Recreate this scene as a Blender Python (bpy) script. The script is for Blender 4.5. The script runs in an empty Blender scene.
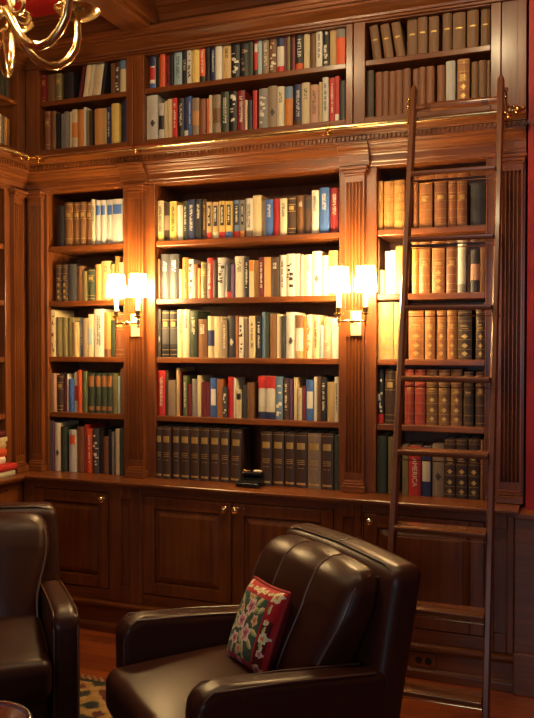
import bpy, math, random
from mathutils import Vector, Matrix
random.seed(7)
S = bpy.context.scene
COL = S.collection
PI = math.pi
R = math.radians

# ------------------------------------------------------------------ camera survey
CF = 781.0; YAW = R(20.4); PIT = math.atan(17/781); EYE = 1.55
CFv = (-math.sin(YAW)*math.cos(PIT), math.cos(YAW)*math.cos(PIT), -math.sin(PIT))
CRv = (math.cos(YAW), math.sin(YAW), 0)
CUv = (-math.sin(YAW)*math.sin(PIT), math.cos(YAW)*math.sin(PIT), math.cos(PIT))
def ray(px, py):
    a = (px-267)/CF; b = (359-py)/CF
    return [CFv[i]+a*CRv[i]+b*CUv[i] for i in range(3)]
def atY(px, py, Y):
    d = ray(px, py); t = Y/d[1]; return d[0]*t, EYE+d[2]*t
def atX(px, py, X):
    d = ray(px, py); t = X/d[0]; return d[1]*t, EYE+d[2]*t

# ------------------------------------------------------------------ materials
def new_mat(name):
    m = bpy.data.materials.new(name); m.use_nodes = True
    nt = m.node_tree; return m, nt, nt.nodes['Principled BSDF']
def lin(c): return tuple(((x/12.92) if x <= .04045 else ((x+.055)/1.055)**2.4) for x in c)
MATS = {}
def plain(name, rgb, rough=.5, metal=0, spec=.5, coat=0, vary=0, bump=0, bscale=300):
    if name in MATS: return MATS[name]
    m, nt, p = new_mat(name)
    p.inputs['Base Color'].default_value = (*rgb, 1)
    p.inputs['Roughness'].default_value = rough
    p.inputs['Metallic'].default_value = metal
    p.inputs['Specular IOR Level'].default_value = spec
    p.inputs['Coat Weight'].default_value = coat
    p.inputs['Coat Roughness'].default_value = .15
    N = nt.nodes; L = nt.links
    if vary:
        tc = N.new('ShaderNodeTexCoord'); no = N.new('ShaderNodeTexNoise')
        no.inputs['Scale'].default_value = 22; no.inputs['Detail'].default_value = 4
        L.new(tc.outputs['Object'], no.inputs['Vector'])
        oi = N.new('ShaderNodeObjectInfo')
        ad = N.new('ShaderNodeMath'); ad.operation = 'ADD'
        L.new(no.outputs['Fac'], ad.inputs[0]); L.new(oi.outputs['Random'], ad.inputs[1])
        mr = N.new('ShaderNodeMapRange'); mr.inputs['From Max'].default_value = 1.6; mr.inputs['From Min'].default_value = .3
        mr.inputs['To Min'].default_value = 1-vary; mr.inputs['To Max'].default_value = 1+vary
        L.new(ad.outputs[0], mr.inputs['Value'])
        hs = N.new('ShaderNodeHueSaturation'); hs.inputs['Color'].default_value = (*rgb, 1)
        L.new(mr.outputs[0], hs.inputs['Value']); L.new(hs.outputs[0], p.inputs['Base Color'])
    if bump:
        tc = N.new('ShaderNodeTexCoord'); no = N.new('ShaderNodeTexNoise')
        no.inputs['Scale'].default_value = bscale; no.inputs['Detail'].default_value = 3
        L.new(tc.outputs['Object'], no.inputs['Vector'])
        b = N.new('ShaderNodeBump'); b.inputs['Strength'].default_value = bump; b.inputs['Distance'].default_value = .002
        L.new(no.outputs['Fac'], b.inputs['Height']); L.new(b.outputs[0], p.inputs['Normal'])
    MATS[name] = m; return m

def wood(name, grain, dark=(.080, .0185, .0045), light=(.265, .078, .0165), rough=.34, coat=.2):
    m, nt, p = new_mat(name); N = nt.nodes; L = nt.links
    tc = N.new('ShaderNodeTexCoord'); mp = N.new('ShaderNodeMapping')
    sc = {'x': (1.2, 22, 22), 'y': (22, 1.2, 22), 'z': (22, 22, 1.2)}[grain]
    mp.inputs['Scale'].default_value = sc
    L.new(tc.outputs['Object'], mp.inputs['Vector'])
    n1 = N.new('ShaderNodeTexNoise'); n1.inputs['Scale'].default_value = 1.6; n1.inputs['Detail'].default_value = 8; n1.inputs['Roughness'].default_value = .62; n1.inputs['Distortion'].default_value = .5
    L.new(mp.outputs[0], n1.inputs['Vector'])
    n2 = N.new('ShaderNodeTexNoise'); n2.inputs['Scale'].default_value = 3; n2.inputs['Detail'].default_value = 2
    L.new(tc.outputs['Object'], n2.inputs['Vector'])
    mx = N.new('ShaderNodeMix'); mx.data_type = 'FLOAT'; mx.inputs[0].default_value = .35
    L.new(n1.outputs['Fac'], mx.inputs[2]); L.new(n2.outputs['Fac'], mx.inputs[3])
    cr = N.new('ShaderNodeValToRGB')
    cr.color_ramp.elements[0].position = .3; cr.color_ramp.elements[0].color = (*dark, 1)
    cr.color_ramp.elements[1].position = .72; cr.color_ramp.elements[1].color = (*light, 1)
    L.new(mx.outputs[0], cr.inputs[0]); L.new(cr.outputs[0], p.inputs['Base Color'])
    p.inputs['Roughness'].default_value = rough
    p.inputs['Coat Weight'].default_value = coat; p.inputs['Coat Roughness'].default_value = .18
    b = N.new('ShaderNodeBump'); b.inputs['Strength'].default_value = .08; b.inputs['Distance'].default_value = .002
    L.new(n1.outputs['Fac'], b.inputs['Height']); L.new(b.outputs[0], p.inputs['Normal'])
    MATS[name] = m; return m
WX = wood('cherry_wood_across', 'x'); WZ = wood('cherry_wood_upright', 'z'); WY = wood('cherry_wood_deep', 'y')
WL = wood('ladder_wood', 'z', (.11, .03, .012), (.21, .068, .025), .42, .15)
WLX = wood('ladder_step_wood', 'x', (.14, .042, .015), (.25, .085, .03), .25, .6)
BRASS = plain('polished_brass', (.95, .74, .36), .2, 1)
BRASSD = plain('aged_brass', (.72, .43, .12), .22, 1)
SILVER = plain('polished_silver', (.72, .74, .86), .22, 1)  # bluish tint puts the window's reflection into the metal colour
IVORY = plain('ivory_sleeve', (.85, .74, .55), .4)
LEATHER = plain('dark_brown_leather', (.044, .0145, .0095), .36, 0, .3, .0, .15, .10, 260)
SEAM = plain('leather_seam', (.012, .005, .004), .5); PIPE = plain('leather_piping', (.11, .055, .038), .36)
BLACK = plain('black_gloss', (.006, .006, .007), .2)
BLACKW = plain('ebonised_wood', (.012, .006, .004), .35)
GILT = plain('gilt_tooling', (.62, .40, .12), .35, .55)
PAGES = plain('page_edges', (.60, .50, .34), .8)
REDP = plain('red_paint', (.42, .010, .009), .55, vary=.05)
DARKH = plain('socket_black', (.01, .008, .007), .4)

def emit(name, rgb, s):
    m, nt, p = new_mat(name)
    p.inputs['Base Color'].default_value = (.9, .85, .75, 1)
    p.inputs['Emission Color'].default_value = (*rgb, 1); p.inputs['Emission Strength'].default_value = s
    MATS[name] = m; return m
SHADE = emit('lit_lampshade', (1, .68, .30), 112)
BULB = emit('lit_candle_bulb', (1, .70, .36), 330)

def floor_mat():
    m, nt, p = new_mat('wood_plank_floor'); N = nt.nodes; L = nt.links
    tc = N.new('ShaderNodeTexCoord'); br = N.new('ShaderNodeTexBrick')
    br.inputs['Scale'].default_value = 1; br.inputs['Brick Width'].default_value = .9; br.inputs['Row Height'].default_value = .075
    br.inputs['Mortar Size'].default_value = .0012; br.inputs['Color1'].default_value = (.30, .07, .018, 1); br.inputs['Color2'].default_value = (.17, .036, .010, 1)
    br.inputs['Mortar'].default_value = (.02, .006, .003, 1)
    L.new(tc.outputs['Object'], br.inputs['Vector'])
    mp = N.new('ShaderNodeMapping'); mp.inputs['Scale'].default_value = (1.5, 30, 1); L.new(tc.outputs['Object'], mp.inputs['Vector'])
    no = N.new('ShaderNodeTexNoise'); no.inputs['Scale'].default_value = 2; no.inputs['Detail'].default_value = 6; L.new(mp.outputs[0], no.inputs['Vector'])
    hs = N.new('ShaderNodeHueSaturation'); L.new(br.outputs['Color'], hs.inputs['Color'])
    mr = N.new('ShaderNodeMapRange'); mr.inputs['To Min'].default_value = .6; mr.inputs['To Max'].default_value = 1.4
    L.new(no.outputs['Fac'], mr.inputs['Value']); L.new(mr.outputs[0], hs.inputs['Value']); L.new(hs.outputs[0], p.inputs['Base Color'])
    p.inputs['Roughness'].default_value = .3; p.inputs['Coat Weight'].default_value = .3
    return m
FLOOR = floor_mat()

def attr_mat(name, rough=.85, bump=.3):
    m, nt, p = new_mat(name); N = nt.nodes; L = nt.links
    a = N.new('ShaderNodeAttribute'); a.attribute_name = 'stitch'
    L.new(a.outputs['Color'], p.inputs['Base Color']); p.inputs['Roughness'].default_value = rough
    p.inputs['Sheen Weight'].default_value = .15
    return m
NEEDLE = attr_mat('needlepoint_wool'); RUGM = attr_mat('woven_wool_rug')
VELVET = plain('red_velvet', (.27, .012, .018), .8)

# ------------------------------------------------------------------ mesh builder
class MB:
    def __init__(s): s.v = []; s.f = []
    def add(s, v, f):
        o = len(s.v); s.v += [tuple(p) for p in v]; s.f += [tuple(i+o for i in q) for q in f]; return s
    def box(s, x0, x1, y0, y1, z0, z1):
        return s.add([(x0,y0,z0),(x1,y0,z0),(x1,y1,z0),(x0,y1,z0),(x0,y0,z1),(x1,y0,z1),(x1,y1,z1),(x0,y1,z1)],
              [(0,3,2,1),(4,5,6,7),(0,1,5,4),(1,2,6,5),(2,3,7,6),(3,0,4,7)])
    def prism(s, poly, axis, a0, a1):
        def P(u, w, a): return (a,u,w) if axis == 'x' else ((u,a,w) if axis == 'y' else (u,w,a))
        n = len(poly); v = [P(u,w,a0) for u,w in poly]+[P(u,w,a1) for u,w in poly]
        f = [(i,(i+1)%n,n+(i+1)%n,n+i) for i in range(n)]
        f += [tuple(range(n-1,-1,-1)), tuple(range(n,2*n))]
        return s.add(v, f)
    def tube(s, pts, r, n=10, closed=False):
        pts = [Vector(p) for p in pts]; k = len(pts); rr = r if isinstance(r, (list,tuple)) else [r]*k
        T = []
        for i in range(k):
            a = pts[(i-1)%k] if (closed or i>0) else pts[i]; b = pts[(i+1)%k] if (closed or i<k-1) else pts[i]
            T.append((b-a).normalized())
        u = T[0].orthogonal().normalized(); v = []
        for i in range(k):
            u = (u - T[i]*u.dot(T[i])).normalized(); w = T[i].cross(u)
            for j in range(n):
                a = 2*PI*j/n; v.append(pts[i]+(u*math.cos(a)+w*math.sin(a))*rr[i])
        f = []
        for i in range(k if closed else k-1):
            i2 = (i+1)%k
            for j in range(n): f.append((i*n+j, i*n+(j+1)%n, i2*n+(j+1)%n, i2*n+j))
        if not closed: f += [tuple(range(n-1,-1,-1)), tuple((k-1)*n+j for j in range(n))]
        return s.add(v, f)
    def lathe(s, prof, c=(0,0,0), n=20, axis='z'):
        v = []; f = []; k = len(prof)
        for r, z in prof:
            for j in range(n):
                a = 2*PI*j/n; x, y = r*math.cos(a), r*math.sin(a)
                p = (x,y,z) if axis == 'z' else ((x,z,y) if axis == 'y' else (z,x,y))
                v.append((c[0]+p[0], c[1]+p[1], c[2]+p[2]))
        for i in range(k-1):
            for j in range(n): f.append((i*n+j, i*n+(j+1)%n, (i+1)*n+(j+1)%n, (i+1)*n+j))
        f += [tuple(range(n-1,-1,-1)), tuple((k-1)*n+j for j in range(n))]
        return s.add(v, f)
    def ball(s, c, r, n=12, sz=1):
        k = 8; return s.lathe([(max(r*math.sin(PI*i/k), 1e-5), -r*sz*math.cos(PI*i/k)) for i in range(k+1)], c, n)
    def rbox(s, hx, hy, hz, r, c=(0,0,0), nr=4, nm=8, warp=None):
        def ax(h):
            a = [-h + r*(1-math.cos(PI/2*i/nr))*0 + r*i/nr for i in range(nr)]
            m = [-(h-r)+2*(h-r)*i/nm for i in range(nm+1)]
            return a+m+[-q for q in reversed(a)]
        X, Y, Z = ax(hx), ax(hy), ax(hz); idx = {}; v = []
        def V(i, j, k):
            if (i,j,k) in idx: return idx[(i,j,k)]
            p = Vector((X[i],Y[j],Z[k])); q = Vector((max(-(hx-r),min(hx-r,p.x)), max(-(hy-r),min(hy-r,p.y)), max(-(hz-r),min(hz-r,p.z))))
            d = p-q; p = q+d.normalized()*r if d.length > 1e-9 else p
            p = Vector(c)+p
            if warp: p = Vector(warp(p))
            idx[(i,j,k)] = len(v); v.append(tuple(p)); return idx[(i,j,k)]
        f = []; a, b, d = len(X)-1, len(Y)-1, len(Z)-1
        for i in range(a):
            for j in range(b):
                f.append((V(i,j,0),V(i,j+1,0),V(i+1,j+1,0),V(i+1,j,0))); f.append((V(i,j,d),V(i+1,j,d),V(i+1,j+1,d),V(i,j+1,d)))
            for k in range(d):
                f.append((V(i,0,k),V(i+1,0,k),V(i+1,0,k+1),V(i,0,k+1))); f.append((V(i,b,k),V(i,b,k+1),V(i+1,b,k+1),V(i+1,b,k)))
        for j in range(b):
            for k in range(d):
                f.append((V(0,j,k),V(0,j,k+1),V(0,j+1,k+1),V(0,j+1,k))); f.append((V(a,j,k),V(a,j+1,k),V(a,j+1,k+1),V(a,j,k+1)))
        return s.add(v, f)

def wloc(o):
    p = Vector((0,0,0))
    while o: p += o.location; o = o.parent
    return p
def obj(name, mb, mat, parent=None, loc=None, world=True, smooth=False, bevel=0, seg=2):
    """Link a builder as ONE mesh object. world=True: the builder's points are world points of an unrotated parent."""
    me = bpy.data.meshes.new(name)
    off = wloc(parent) if parent else Vector((0,0,0))
    if loc is not None: off = Vector(loc)
    v = [tuple(Vector(p)-off) for p in mb.v] if world else mb.v
    me.from_pydata(v, [], mb.f)
    me.materials.append(mat)
    if smooth:
        me.polygons.foreach_set('use_smooth', [True]*len(me.polygons)); me.set_sharp_from_angle(angle=R(40))
    me.update()
    o = bpy.data.objects.new(name, me); COL.objects.link(o)
    if parent: o.parent = parent
    if loc is not None: o.location = loc
    if bevel:
        b = o.modifiers.new('bevel', 'BEVEL'); b.width = bevel; b.segments = seg; b.limit_method = 'ANGLE'
    return o
def thing(name, label, cat, loc=(0,0,0), rz=0, group=None):
    o = bpy.data.objects.new(name, None); COL.objects.link(o); o.location = loc; o.rotation_euler = (0,0,rz)
    o.empty_display_size = .1; tag(o, label, cat, group); return o
def tag(o, label, cat, group=None):
    o['label'] = label; o['category'] = cat
    if group: o['group'] = group
    return o
def struct(o): o['kind'] = 'structure'; return o
def copy_tree(o, parent=None):
    c = o.copy(); COL.objects.link(c)
    if parent: c.parent = parent
    for ch in list(o.children): copy_tree(ch, c)
    return c

# ------------------------------------------------------------------ levels of the library wall
YF = 3.74; YB = 4.05; X0 = -2.867; XE = -.14; LEDGE = .815
YBASE = 3.60; YLED = 3.555
ZTOP = 2.397
# ---- room shell
CEIL = 3.35
struct(obj('floor', MB().box(-3.3, 2.5, -3.0, 4.2, -.05, 0), FLOOR))
struct(obj('ceiling', MB().box(-3.3, 2.5, -3.0, 4.2, CEIL, CEIL+.05), WX))
struct(obj('ceiling', MB().box(-2.86, -2.2, 2.81, 3.735, CEIL-.004, CEIL-.0005).box(-2.86, -2.2, .5, 2.54, CEIL-.004, CEIL-.0005), REDP))
struct(obj('wall_back', MB().box(-3.3, 2.5, YB+.03, YB+.13, 0, CEIL), REDP))
struct(obj('wall_left', MB().box(-3.3, -3.2, -3.0, YB+.03, 0, CEIL), REDP))
# the red return beside the library wall, with its dark wainscot
struct(obj('wall_right', MB().box(XE+.012, 2.5, 3.66, 3.80, .80, CEIL), REDP))
w = MB().box(-.1715, 2.5, 3.585, 3.80, 0, .775).box(-.1715, 2.5, 3.565, 3.80, .775, .80)
w.box(-.1725, 2.5, 3.56, 3.60, 0, .185)
struct(obj('trim_1', w, WX, bevel=.004))
struct(obj('wall_side', MB().box(2.4, 2.5, -3, 3.66, 0, CEIL), WZ))
WZ0, WZ1, WXA, WXB = .95, 2.75, -1.0, 1.1
w = MB().box(-3.3, WXA, -3.0, -2.9, 0, CEIL).box(WXB, 2.5, -3.0, -2.9, 0, CEIL).box(WXA, WXB, -3.0, -2.9, 0, WZ0).box(WXA, WXB, -3.0, -2.9, WZ1, CEIL)
struct(obj('wall_front', w, WZ))
w = MB()
for x in (WXA, (WXA+WXB)/2-.025, WXB-.05): w.box(x, x+.05, -2.98, -2.92, WZ0, WZ1)
for z in (WZ0, (WZ0+WZ1)/2-.02, WZ1-.05): w.box(WXA+.001, WXB-.001, -2.975, -2.925, z, z+.05)
struct(obj('window_1', w, WX, bevel=.004))

# ---- crown mouldings, frieze and beam of the ceiling (setting)
def crown(d0, z0, s=1.0):   # (offset towards the room, z)
    return [(d0, z0), (d0+.012*s, z0), (d0+.016*s, z0+.014*s), (d0+.03*s, z0+.02*s), (d0+.045*s, z0+.045*s), (d0+.075*s, z0+.062*s), (d0+.085*s, z0+.062*s), (d0+.085*s, z0+.085*s), (d0, z0+.085*s)]
def run_x(mb, prof, xa, xb, face=YF, mitre=None):
    k = len(mb.v); mb.prism([(face-d, z) for d, z in prof], 'x', xa, xb)
    if mitre is not None:
        for i, (d, z) in enumerate(prof): mb.v[k+i] = (mitre+d, face-d, z)
    return mb
def run_y(mb, prof, ya, yb, face=X0, mitre=None):
    k = len(mb.v); n = len(prof); mb.prism([(face+d, z) for d, z in prof], 'y', ya, yb)
    if mitre is not None:
        for i, (d, z) in enumerate(prof): mb.v[k+n+i] = (face+d, mitre-d, z)
    return mb
fr = MB(); run_x(fr, [(-.2, 3.135), (0, 3.135), (0, CEIL), (-.2, CEIL)], X0-.1, XE); struct(obj('trim_2', fr, WX))
fr = MB(); run_y(fr, [(-.2, 3.135), (0, 3.135), (0, CEIL), (-.2, CEIL)], -2.9, YF-.001); struct(obj('trim_3', fr, WY))
CP = [(0, 3.225), (.012, 3.225), (.016, 3.245), (.03, 3.25), (.045, 3.275), (.075, 3.30), (.085, 3.302), (.085, 3.32), (.10, 3.325), (.10, CEIL-.001), (0, CEIL-.001)]
fr = MB(); run_x(fr, CP, X0, XE, mitre=X0); struct(obj('trim_4', fr, WX))
fr = MB(); run_y(fr, CP, -2.9, YF, mitre=YF); struct(obj('trim_5', fr, WY))
bm = MB().box(-2.19, -1.98, -2.9, YF-.05, 3.215, CEIL-.002).box(-2.165, -2.005, -2.9, YF-.09, 3.19, 3.215)
struct(obj('trim_6', bm, WY, bevel=.006))
bm = MB().box(X0+.0, -2.19, 2.55, 2.80, 3.215, CEIL-.002)
struct(obj('trim_7', bm, WX, bevel=.006))

# ------------------------------------------------------------------ bookcases (lower bays)
BAYS = {'left': (-2.722, -2.228, X0+.001, -2.1315), 'middle': (-2.033, -1.011, -2.1305, -.9265), 'right': (-.824, -.314, -.9255, XE)}
SHZ = [1.122, 1.437, 1.752, 2.063]     # undersides
TH = .03
def bookcase(which):
    a, b, fa, fb = BAYS[which]
    t = thing('bookcase', {'left': 'left bay of the wood bookcase between corner and first fluted pilaster',
        'middle': 'wide middle bay of the wood bookcase between the two lamps',
        'right': 'right bay of the wood bookcase behind the ladder'}[which], 'bookcase', ((a+b)/2, YF, LEDGE), 0, 'bays of the built-in bookcase')
    obj('back_panel', MB().box(a-.02, b+.02, YB, YB+.02, LEDGE, ZTOP+.06), WZ, t)
    for x in (a-.02, b): obj('side_panel', MB().box(x, x+.02, YF+.02, YB, LEDGE, ZTOP), WZ, t)
    obj('top_panel', MB().box(a-.02, b+.02, YF+.02, YB, ZTOP, ZTOP+.02), WX, t)
    for z in SHZ: obj('shelf', MB().box(a+.0005, b-.0005, YF+.006, YB-.001, z, z+TH), WX, t, bevel=.004)
    obj('face_frame', MB().box(fa, a, YF, YF+.02, LEDGE, ZTOP), WZ, t, bevel=.003)
    obj('face_frame', MB().box(b, fb, YF, YF+.02, LEDGE, ZTOP), WZ, t, bevel=.003)
    obj('top_rail', MB().box(fa, fb, YF, YF+.02, ZTOP, 2.47), WX, t)
    bd = MB()   # bead around the opening
    bd.box(a-.007, a, YF-.004, YF+.0001, LEDGE+.036, ZTOP+.007).box(b, b+.007, YF-.004, YF+.0001, LEDGE+.036, ZTOP+.007).box(a, b, YF-.004, YF+.0001, ZTOP, ZTOP+.007)
    obj('bead_moulding', bd, WZ, t, bevel=.002)
for k in BAYS: bookcase(k)

# ---- fluted pilasters
def pilaster(c, axis, label, wd=.095, block=True, nf=5):
    t = thing('pilaster', label, 'pilaster', ((c, YF, LEDGE) if axis == 'x' else (X0, c, LEDGE)), 0, 'fluted pilasters of the bookcase')
    def plank(z0, z1, d, hw): # plain block
        m = MB()
        return m.box(c-hw, c+hw, YF-d, YF-.0005, z0, z1) if axis == 'x' else m.box(X0+.0005, X0+d, c-hw, c+hw, z0, z1)
    hw = wd/2; zb, zc = LEDGE+.06, 2.355
    gw = wd*.37/nf; pit = wd*.9/nf
    prof = [(-hw, 0), (-hw, .028)]
    for i in range(nf):
        u = (i-(nf-1)/2)*pit
        for q in range(7):
            a = PI*q/6; prof.append((u-gw*math.cos(a), .028-.0135*math.sin(a)))
    prof += [(hw, .028), (hw, 0)]
    def flute(z0, z1):
        m = MB()
        return m.prism([(c+u, YF-d-.0004) for u, d in prof], 'z', z0, z1) if axis == 'x' else m.prism([(X0+d+.0004, c+u) for u, d in prof], 'z', z0, z1)
    sh = plank(zb, zb+.035, .0285, hw); q = plank(zc-.03, zc, .0285, hw); sh.add(q.v, q.f)
    segs = [(zb+.035, 1.575), (1.705, zc-.03)] if block else [(zb+.035, zc-.03)]
    if block: q = plank(1.575, 1.705, .0285, hw); sh.add(q.v, q.f)
    for z0, z1 in segs: q = flute(z0, z1); sh.add(q.v, q.f)
    obj('shaft', sh, WZ, t, smooth=True)
    b = plank(LEDGE, LEDGE+.035, .05, hw+.012)
    for dz, d, h in ((.035, .042, .006), (.047, .034, .002)):
        q = plank(LEDGE+dz, LEDGE+dz+.0125, d, hw+h); b.add(q.v, q.f)
    obj('base', b, WX, t, bevel=.004)
    b = plank(zc, zc+.012, .036, hw+.004)
    for dz, d, h in ((.012, .044, .010), (.028, .054, .018)):
        q = plank(zc+dz, zc+dz+.0155, d, hw+h); b.add(q.v, q.f)
    obj('capital', b, WX, t, bevel=.003)
pilaster(-2.138, 'x', 'fluted pilaster behind the left wall lamp')
pilaster(-.927, 'x', 'fluted pilaster behind the right wall lamp')
pilaster(-.199, 'x', 'fluted pilaster at the right end beside the red wall', block=False)
pilaster(-2.787, 'x', 'corner pilaster on the far wall left of the left bay', .08, False, 4)
pilaster(3.636, 'y', 'corner pilaster on the left side wall', .08, False, 4)

# ---- cornice with dentils over the bays
CO = [(-.02,2.4),(.010,2.4),(.010,2.418),(.016,2.418),(.016,2.452),(.026,2.452),(.026,2.460),(.034,2.466),(.042,2.478),(.056,2.488),(.056,2.496),(.072,2.496),(.078,2.503),(.078,2.533),(.092,2.533),(.092,2.540),(.100,2.545),(.108,2.556),(.118,2.556),(.118,2.568),(-.02,2.575)]
BR = [(.0,2.4),(.050,2.4),(.050,2.418),(.056,2.418),(.056,2.452),(.064,2.452),(.064,2.460),(.070,2.466),(.076,2.478),(.086,2.488),(.086,2.496),(.097,2.496),(.097,2.507),(0,2.508)]
def cornice(axis, label, loc):
    t = thing('cornice', label, 'cornice', loc)
    m = MB()
    if axis == 'x': run_x(m, CO, X0, XE+.005, mitre=X0)
    else: run_y(m, CO, .9, YF, mitre=YF)
    obj('moulding', m, WX if axis == 'x' else WY, t, bevel=.0015, seg=1)
    m = MB()
    if axis == 'x':
        for c, h in ((-2.138, .075), (-.927, .075), (-.199, .062)): obj('pilaster_break', run_x(MB(), BR, c-h, min(c+h, XE+.004)), WX, t, bevel=.0015, seg=1)
    m = MB(); p = .0205
    if axis == 'x':
        for i in range(int((XE-X0)/p)-2):
            x = X0+.09+i*p; m.box(x, x+.0115, YF-.090, YF-.078, 2.511, 2.530)
    else:
        for i in range(125):
            y = YF-.09-i*p; m.box(X0+.078, X0+.090, y-.0115, y, 2.511, 2.530)
    obj('dentil_row', m, WX, t)
cornice('x', 'long wooden cornice with dentils above the far bookcases', (-1.5, YF, 2.4))
cornice('y', 'wooden cornice with dentils on the left side wall', (X0, 2.5, 2.4))

# ---- upper cabinets
UP = {'left': (-2.775, -2.208, X0+.001, -2.166), 'middle': (-2.098, -.980, -2.162, -.946), 'right': (-.885, -.297, -.942, -.252)}
UZ0, UZS, UZT = 2.640, 2.888, 3.092
def upper(which):
    a, b, fa, fb = UP[which]
    t = thing('wall_cabinet', {'left': 'small open upper cabinet in the corner above the cornice', 'middle': 'wide open upper cabinet over the middle bay',
        'right': 'open upper cabinet above the top of the ladder'}[which], 'cabinet', ((a+b)/2, YF, 2.575), 0, 'open upper cabinets above the cornice')
    obj('back_panel', MB().box(fa+.001, fb-.001, YB, YB+.02, 2.575, 3.135), WZ, t)
    for x in (a-.02, b): obj('side_panel', MB().box(x, x+.02, YF+.02, YB, UZ0, UZT), WZ, t)
    obj('top_panel', MB().box(a-.02, b+.02, YF+.02, YB, UZT, UZT+.02), WX, t)
    obj('bottom_panel', MB().box(a-.02, b+.02, YF+.02, YB, UZ0-.022, UZ0-.002), WX, t)
    obj('shelf', MB().box(a+.0005, b-.0005, YF+.006, YB-.001, UZS, UZS+.028), WX, t, bevel=.004)
    for q0, q1 in ((fa, a), (b, fb)): obj('stile', MB().box(q0, q1, YF, YF+.02, 2.575, 3.135), WZ, t, bevel=.003)
    for q0, q1 in ((2.575, UZ0), (UZT, 3.135)): obj('rail', MB().box(a, b, YF, YF+.02, q0, q1), WX, t, bevel=.003)
for k in UP: upper(k)
ep = thing('end_panel', 'plain upright wood panel at the right end of the upper cabinets', 'panel', (-.2, YF, 2.575))
obj('board', MB().box(-.248, XE, YF+.004, YB, 2.575, 3.135), WZ, ep)
obj('stile', MB().box(-.18, XE, YF-.008, YF+.004, 2.575, 3.135), WZ, ep, bevel=.003)
cm = MB(); run_x(cm, [(0,3.1),(.012,3.1),(.012,3.112),(.020,3.112),(.024,3.124),(.034,3.134),(.048,3.146),(.068,3.158),(.068,3.168),(.086,3.168),(.086,3.184),(.098,3.184),(.098,3.205),(0,3.21)], X0, XE+.005, mitre=X0)
tag(obj('crown_moulding', cm, WX, loc=(-1.5, YF, 3.1), bevel=.0015, seg=1), 'long crown moulding along the top of the upper cabinets', 'moulding')
cm = MB(); run_y(cm, [(0,3.1),(.012,3.1),(.012,3.112),(.020,3.112),(.024,3.124),(.034,3.134),(.048,3.146),(.068,3.158),(.068,3.168),(.086,3.168),(.086,3.184),(.098,3.184),(.098,3.205),(0,3.21)], .9, YF, mitre=YF)
tag(obj('crown_moulding', cm, WY, loc=(X0, 2.5, 3.1), bevel=.0015, seg=1), 'crown moulding on the left side wall behind the brass chandelier', 'moulding')

# ---- left side wall: bookcase, upper cabinet
LY0, LY1 = 2.45, 3.553
t = thing('bookcase', 'wood bookcase on the left side wall, cut by the photo edge', 'bookcase', (X0, 3.0, LEDGE), 0, 'bays of the built-in bookcase')
XB = -3.19
obj('back_panel', MB().box(XB-.008, XB, LY0-.02, LY1+.02, LEDGE, ZTOP+.06), WZ, t)
for y in (LY0-.02, LY1): obj('side_panel', MB().box(XB, X0-.02, y, y+.02, LEDGE, ZTOP), WZ, t)
for z in SHZ: obj('shelf', MB().box(XB+.001, X0-.006, LY0+.0005, LY1-.0005, z, z+TH), WY, t, bevel=.004)
for q0, q1 in ((.9, LY0), (LY1, YF-.001)): obj('face_frame', MB().box(X0-.02, X0, q0, q1, LEDGE, 2.47), WZ, t, bevel=.003)
obj('top_rail', MB().box(X0-.02, X0, LY0, LY1, ZTOP, 2.47), WY, t, bevel=.003)
t = thing('wall_cabinet', 'open upper cabinet on the left side wall behind the chandelier', 'cabinet', (X0, 3.1, 2.575), 0, 'open upper cabinets above the cornice')
UY0, UY1 = 2.6, 3.672
obj('back_panel', MB().box(XB-.008, XB, UY0-.02, UY1+.02, 2.575, 3.135), WZ, t)
for y in (UY0-.02, UY1): obj('side_panel', MB().box(XB, X0-.02, y, y+.02, UZ0, UZT), WZ, t)
for z in (UZ0-.022, UZS): obj('shelf', MB().box(XB+.001, X0-.006, UY0+.0005, UY1-.0005, z, z+.022), WY, t, bevel=.003)
for q0, q1 in ((.9, UY0), (UY1, YF-.001)): obj('stile', MB().box(X0-.02, X0, q0, q1, 2.575, 3.135), WZ, t, bevel=.003)
for q0, q1 in ((2.575, UZ0), (UZT, 3.135)): obj('rail', MB().box(X0-.02, X0, UY0, UY1, q0, q1), WY, t, bevel=.003)

# ------------------------------------------------------------------ base cabinets and ledge
XLB = X0+.075        # face of the left wall's base
led = [(.0, LEDGE-.03), (.03, LEDGE-.03), (.036, LEDGE-.026), (.036, LEDGE-.02), (.045, LEDGE-.014), (.045, LEDGE-.004), (.041, LEDGE-.0005)]
m = MB().prism([(YB, LEDGE-.0005), (YB, LEDGE-.03)]+[(YBASE-d, z) for d, z in led], 'x', X0-.001, XE-.015)
o = obj('countertop', m, WX, loc=(-1.5, 3.7, LEDGE-.03), smooth=True)
tag(o, 'long polished wood ledge running under the far bookcases', 'ledge')
m = MB().prism([(XB-.008, LEDGE-.0005), (XB-.008, LEDGE-.03)]+[(XLB+d, z) for d, z in led], 'y', .9, YF-.184)
o = obj('countertop', m, WY, loc=(X0, 2.5, LEDGE-.03), smooth=True)
tag(o, 'short polished wood ledge along the left side wall holding stacked books', 'ledge')

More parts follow.
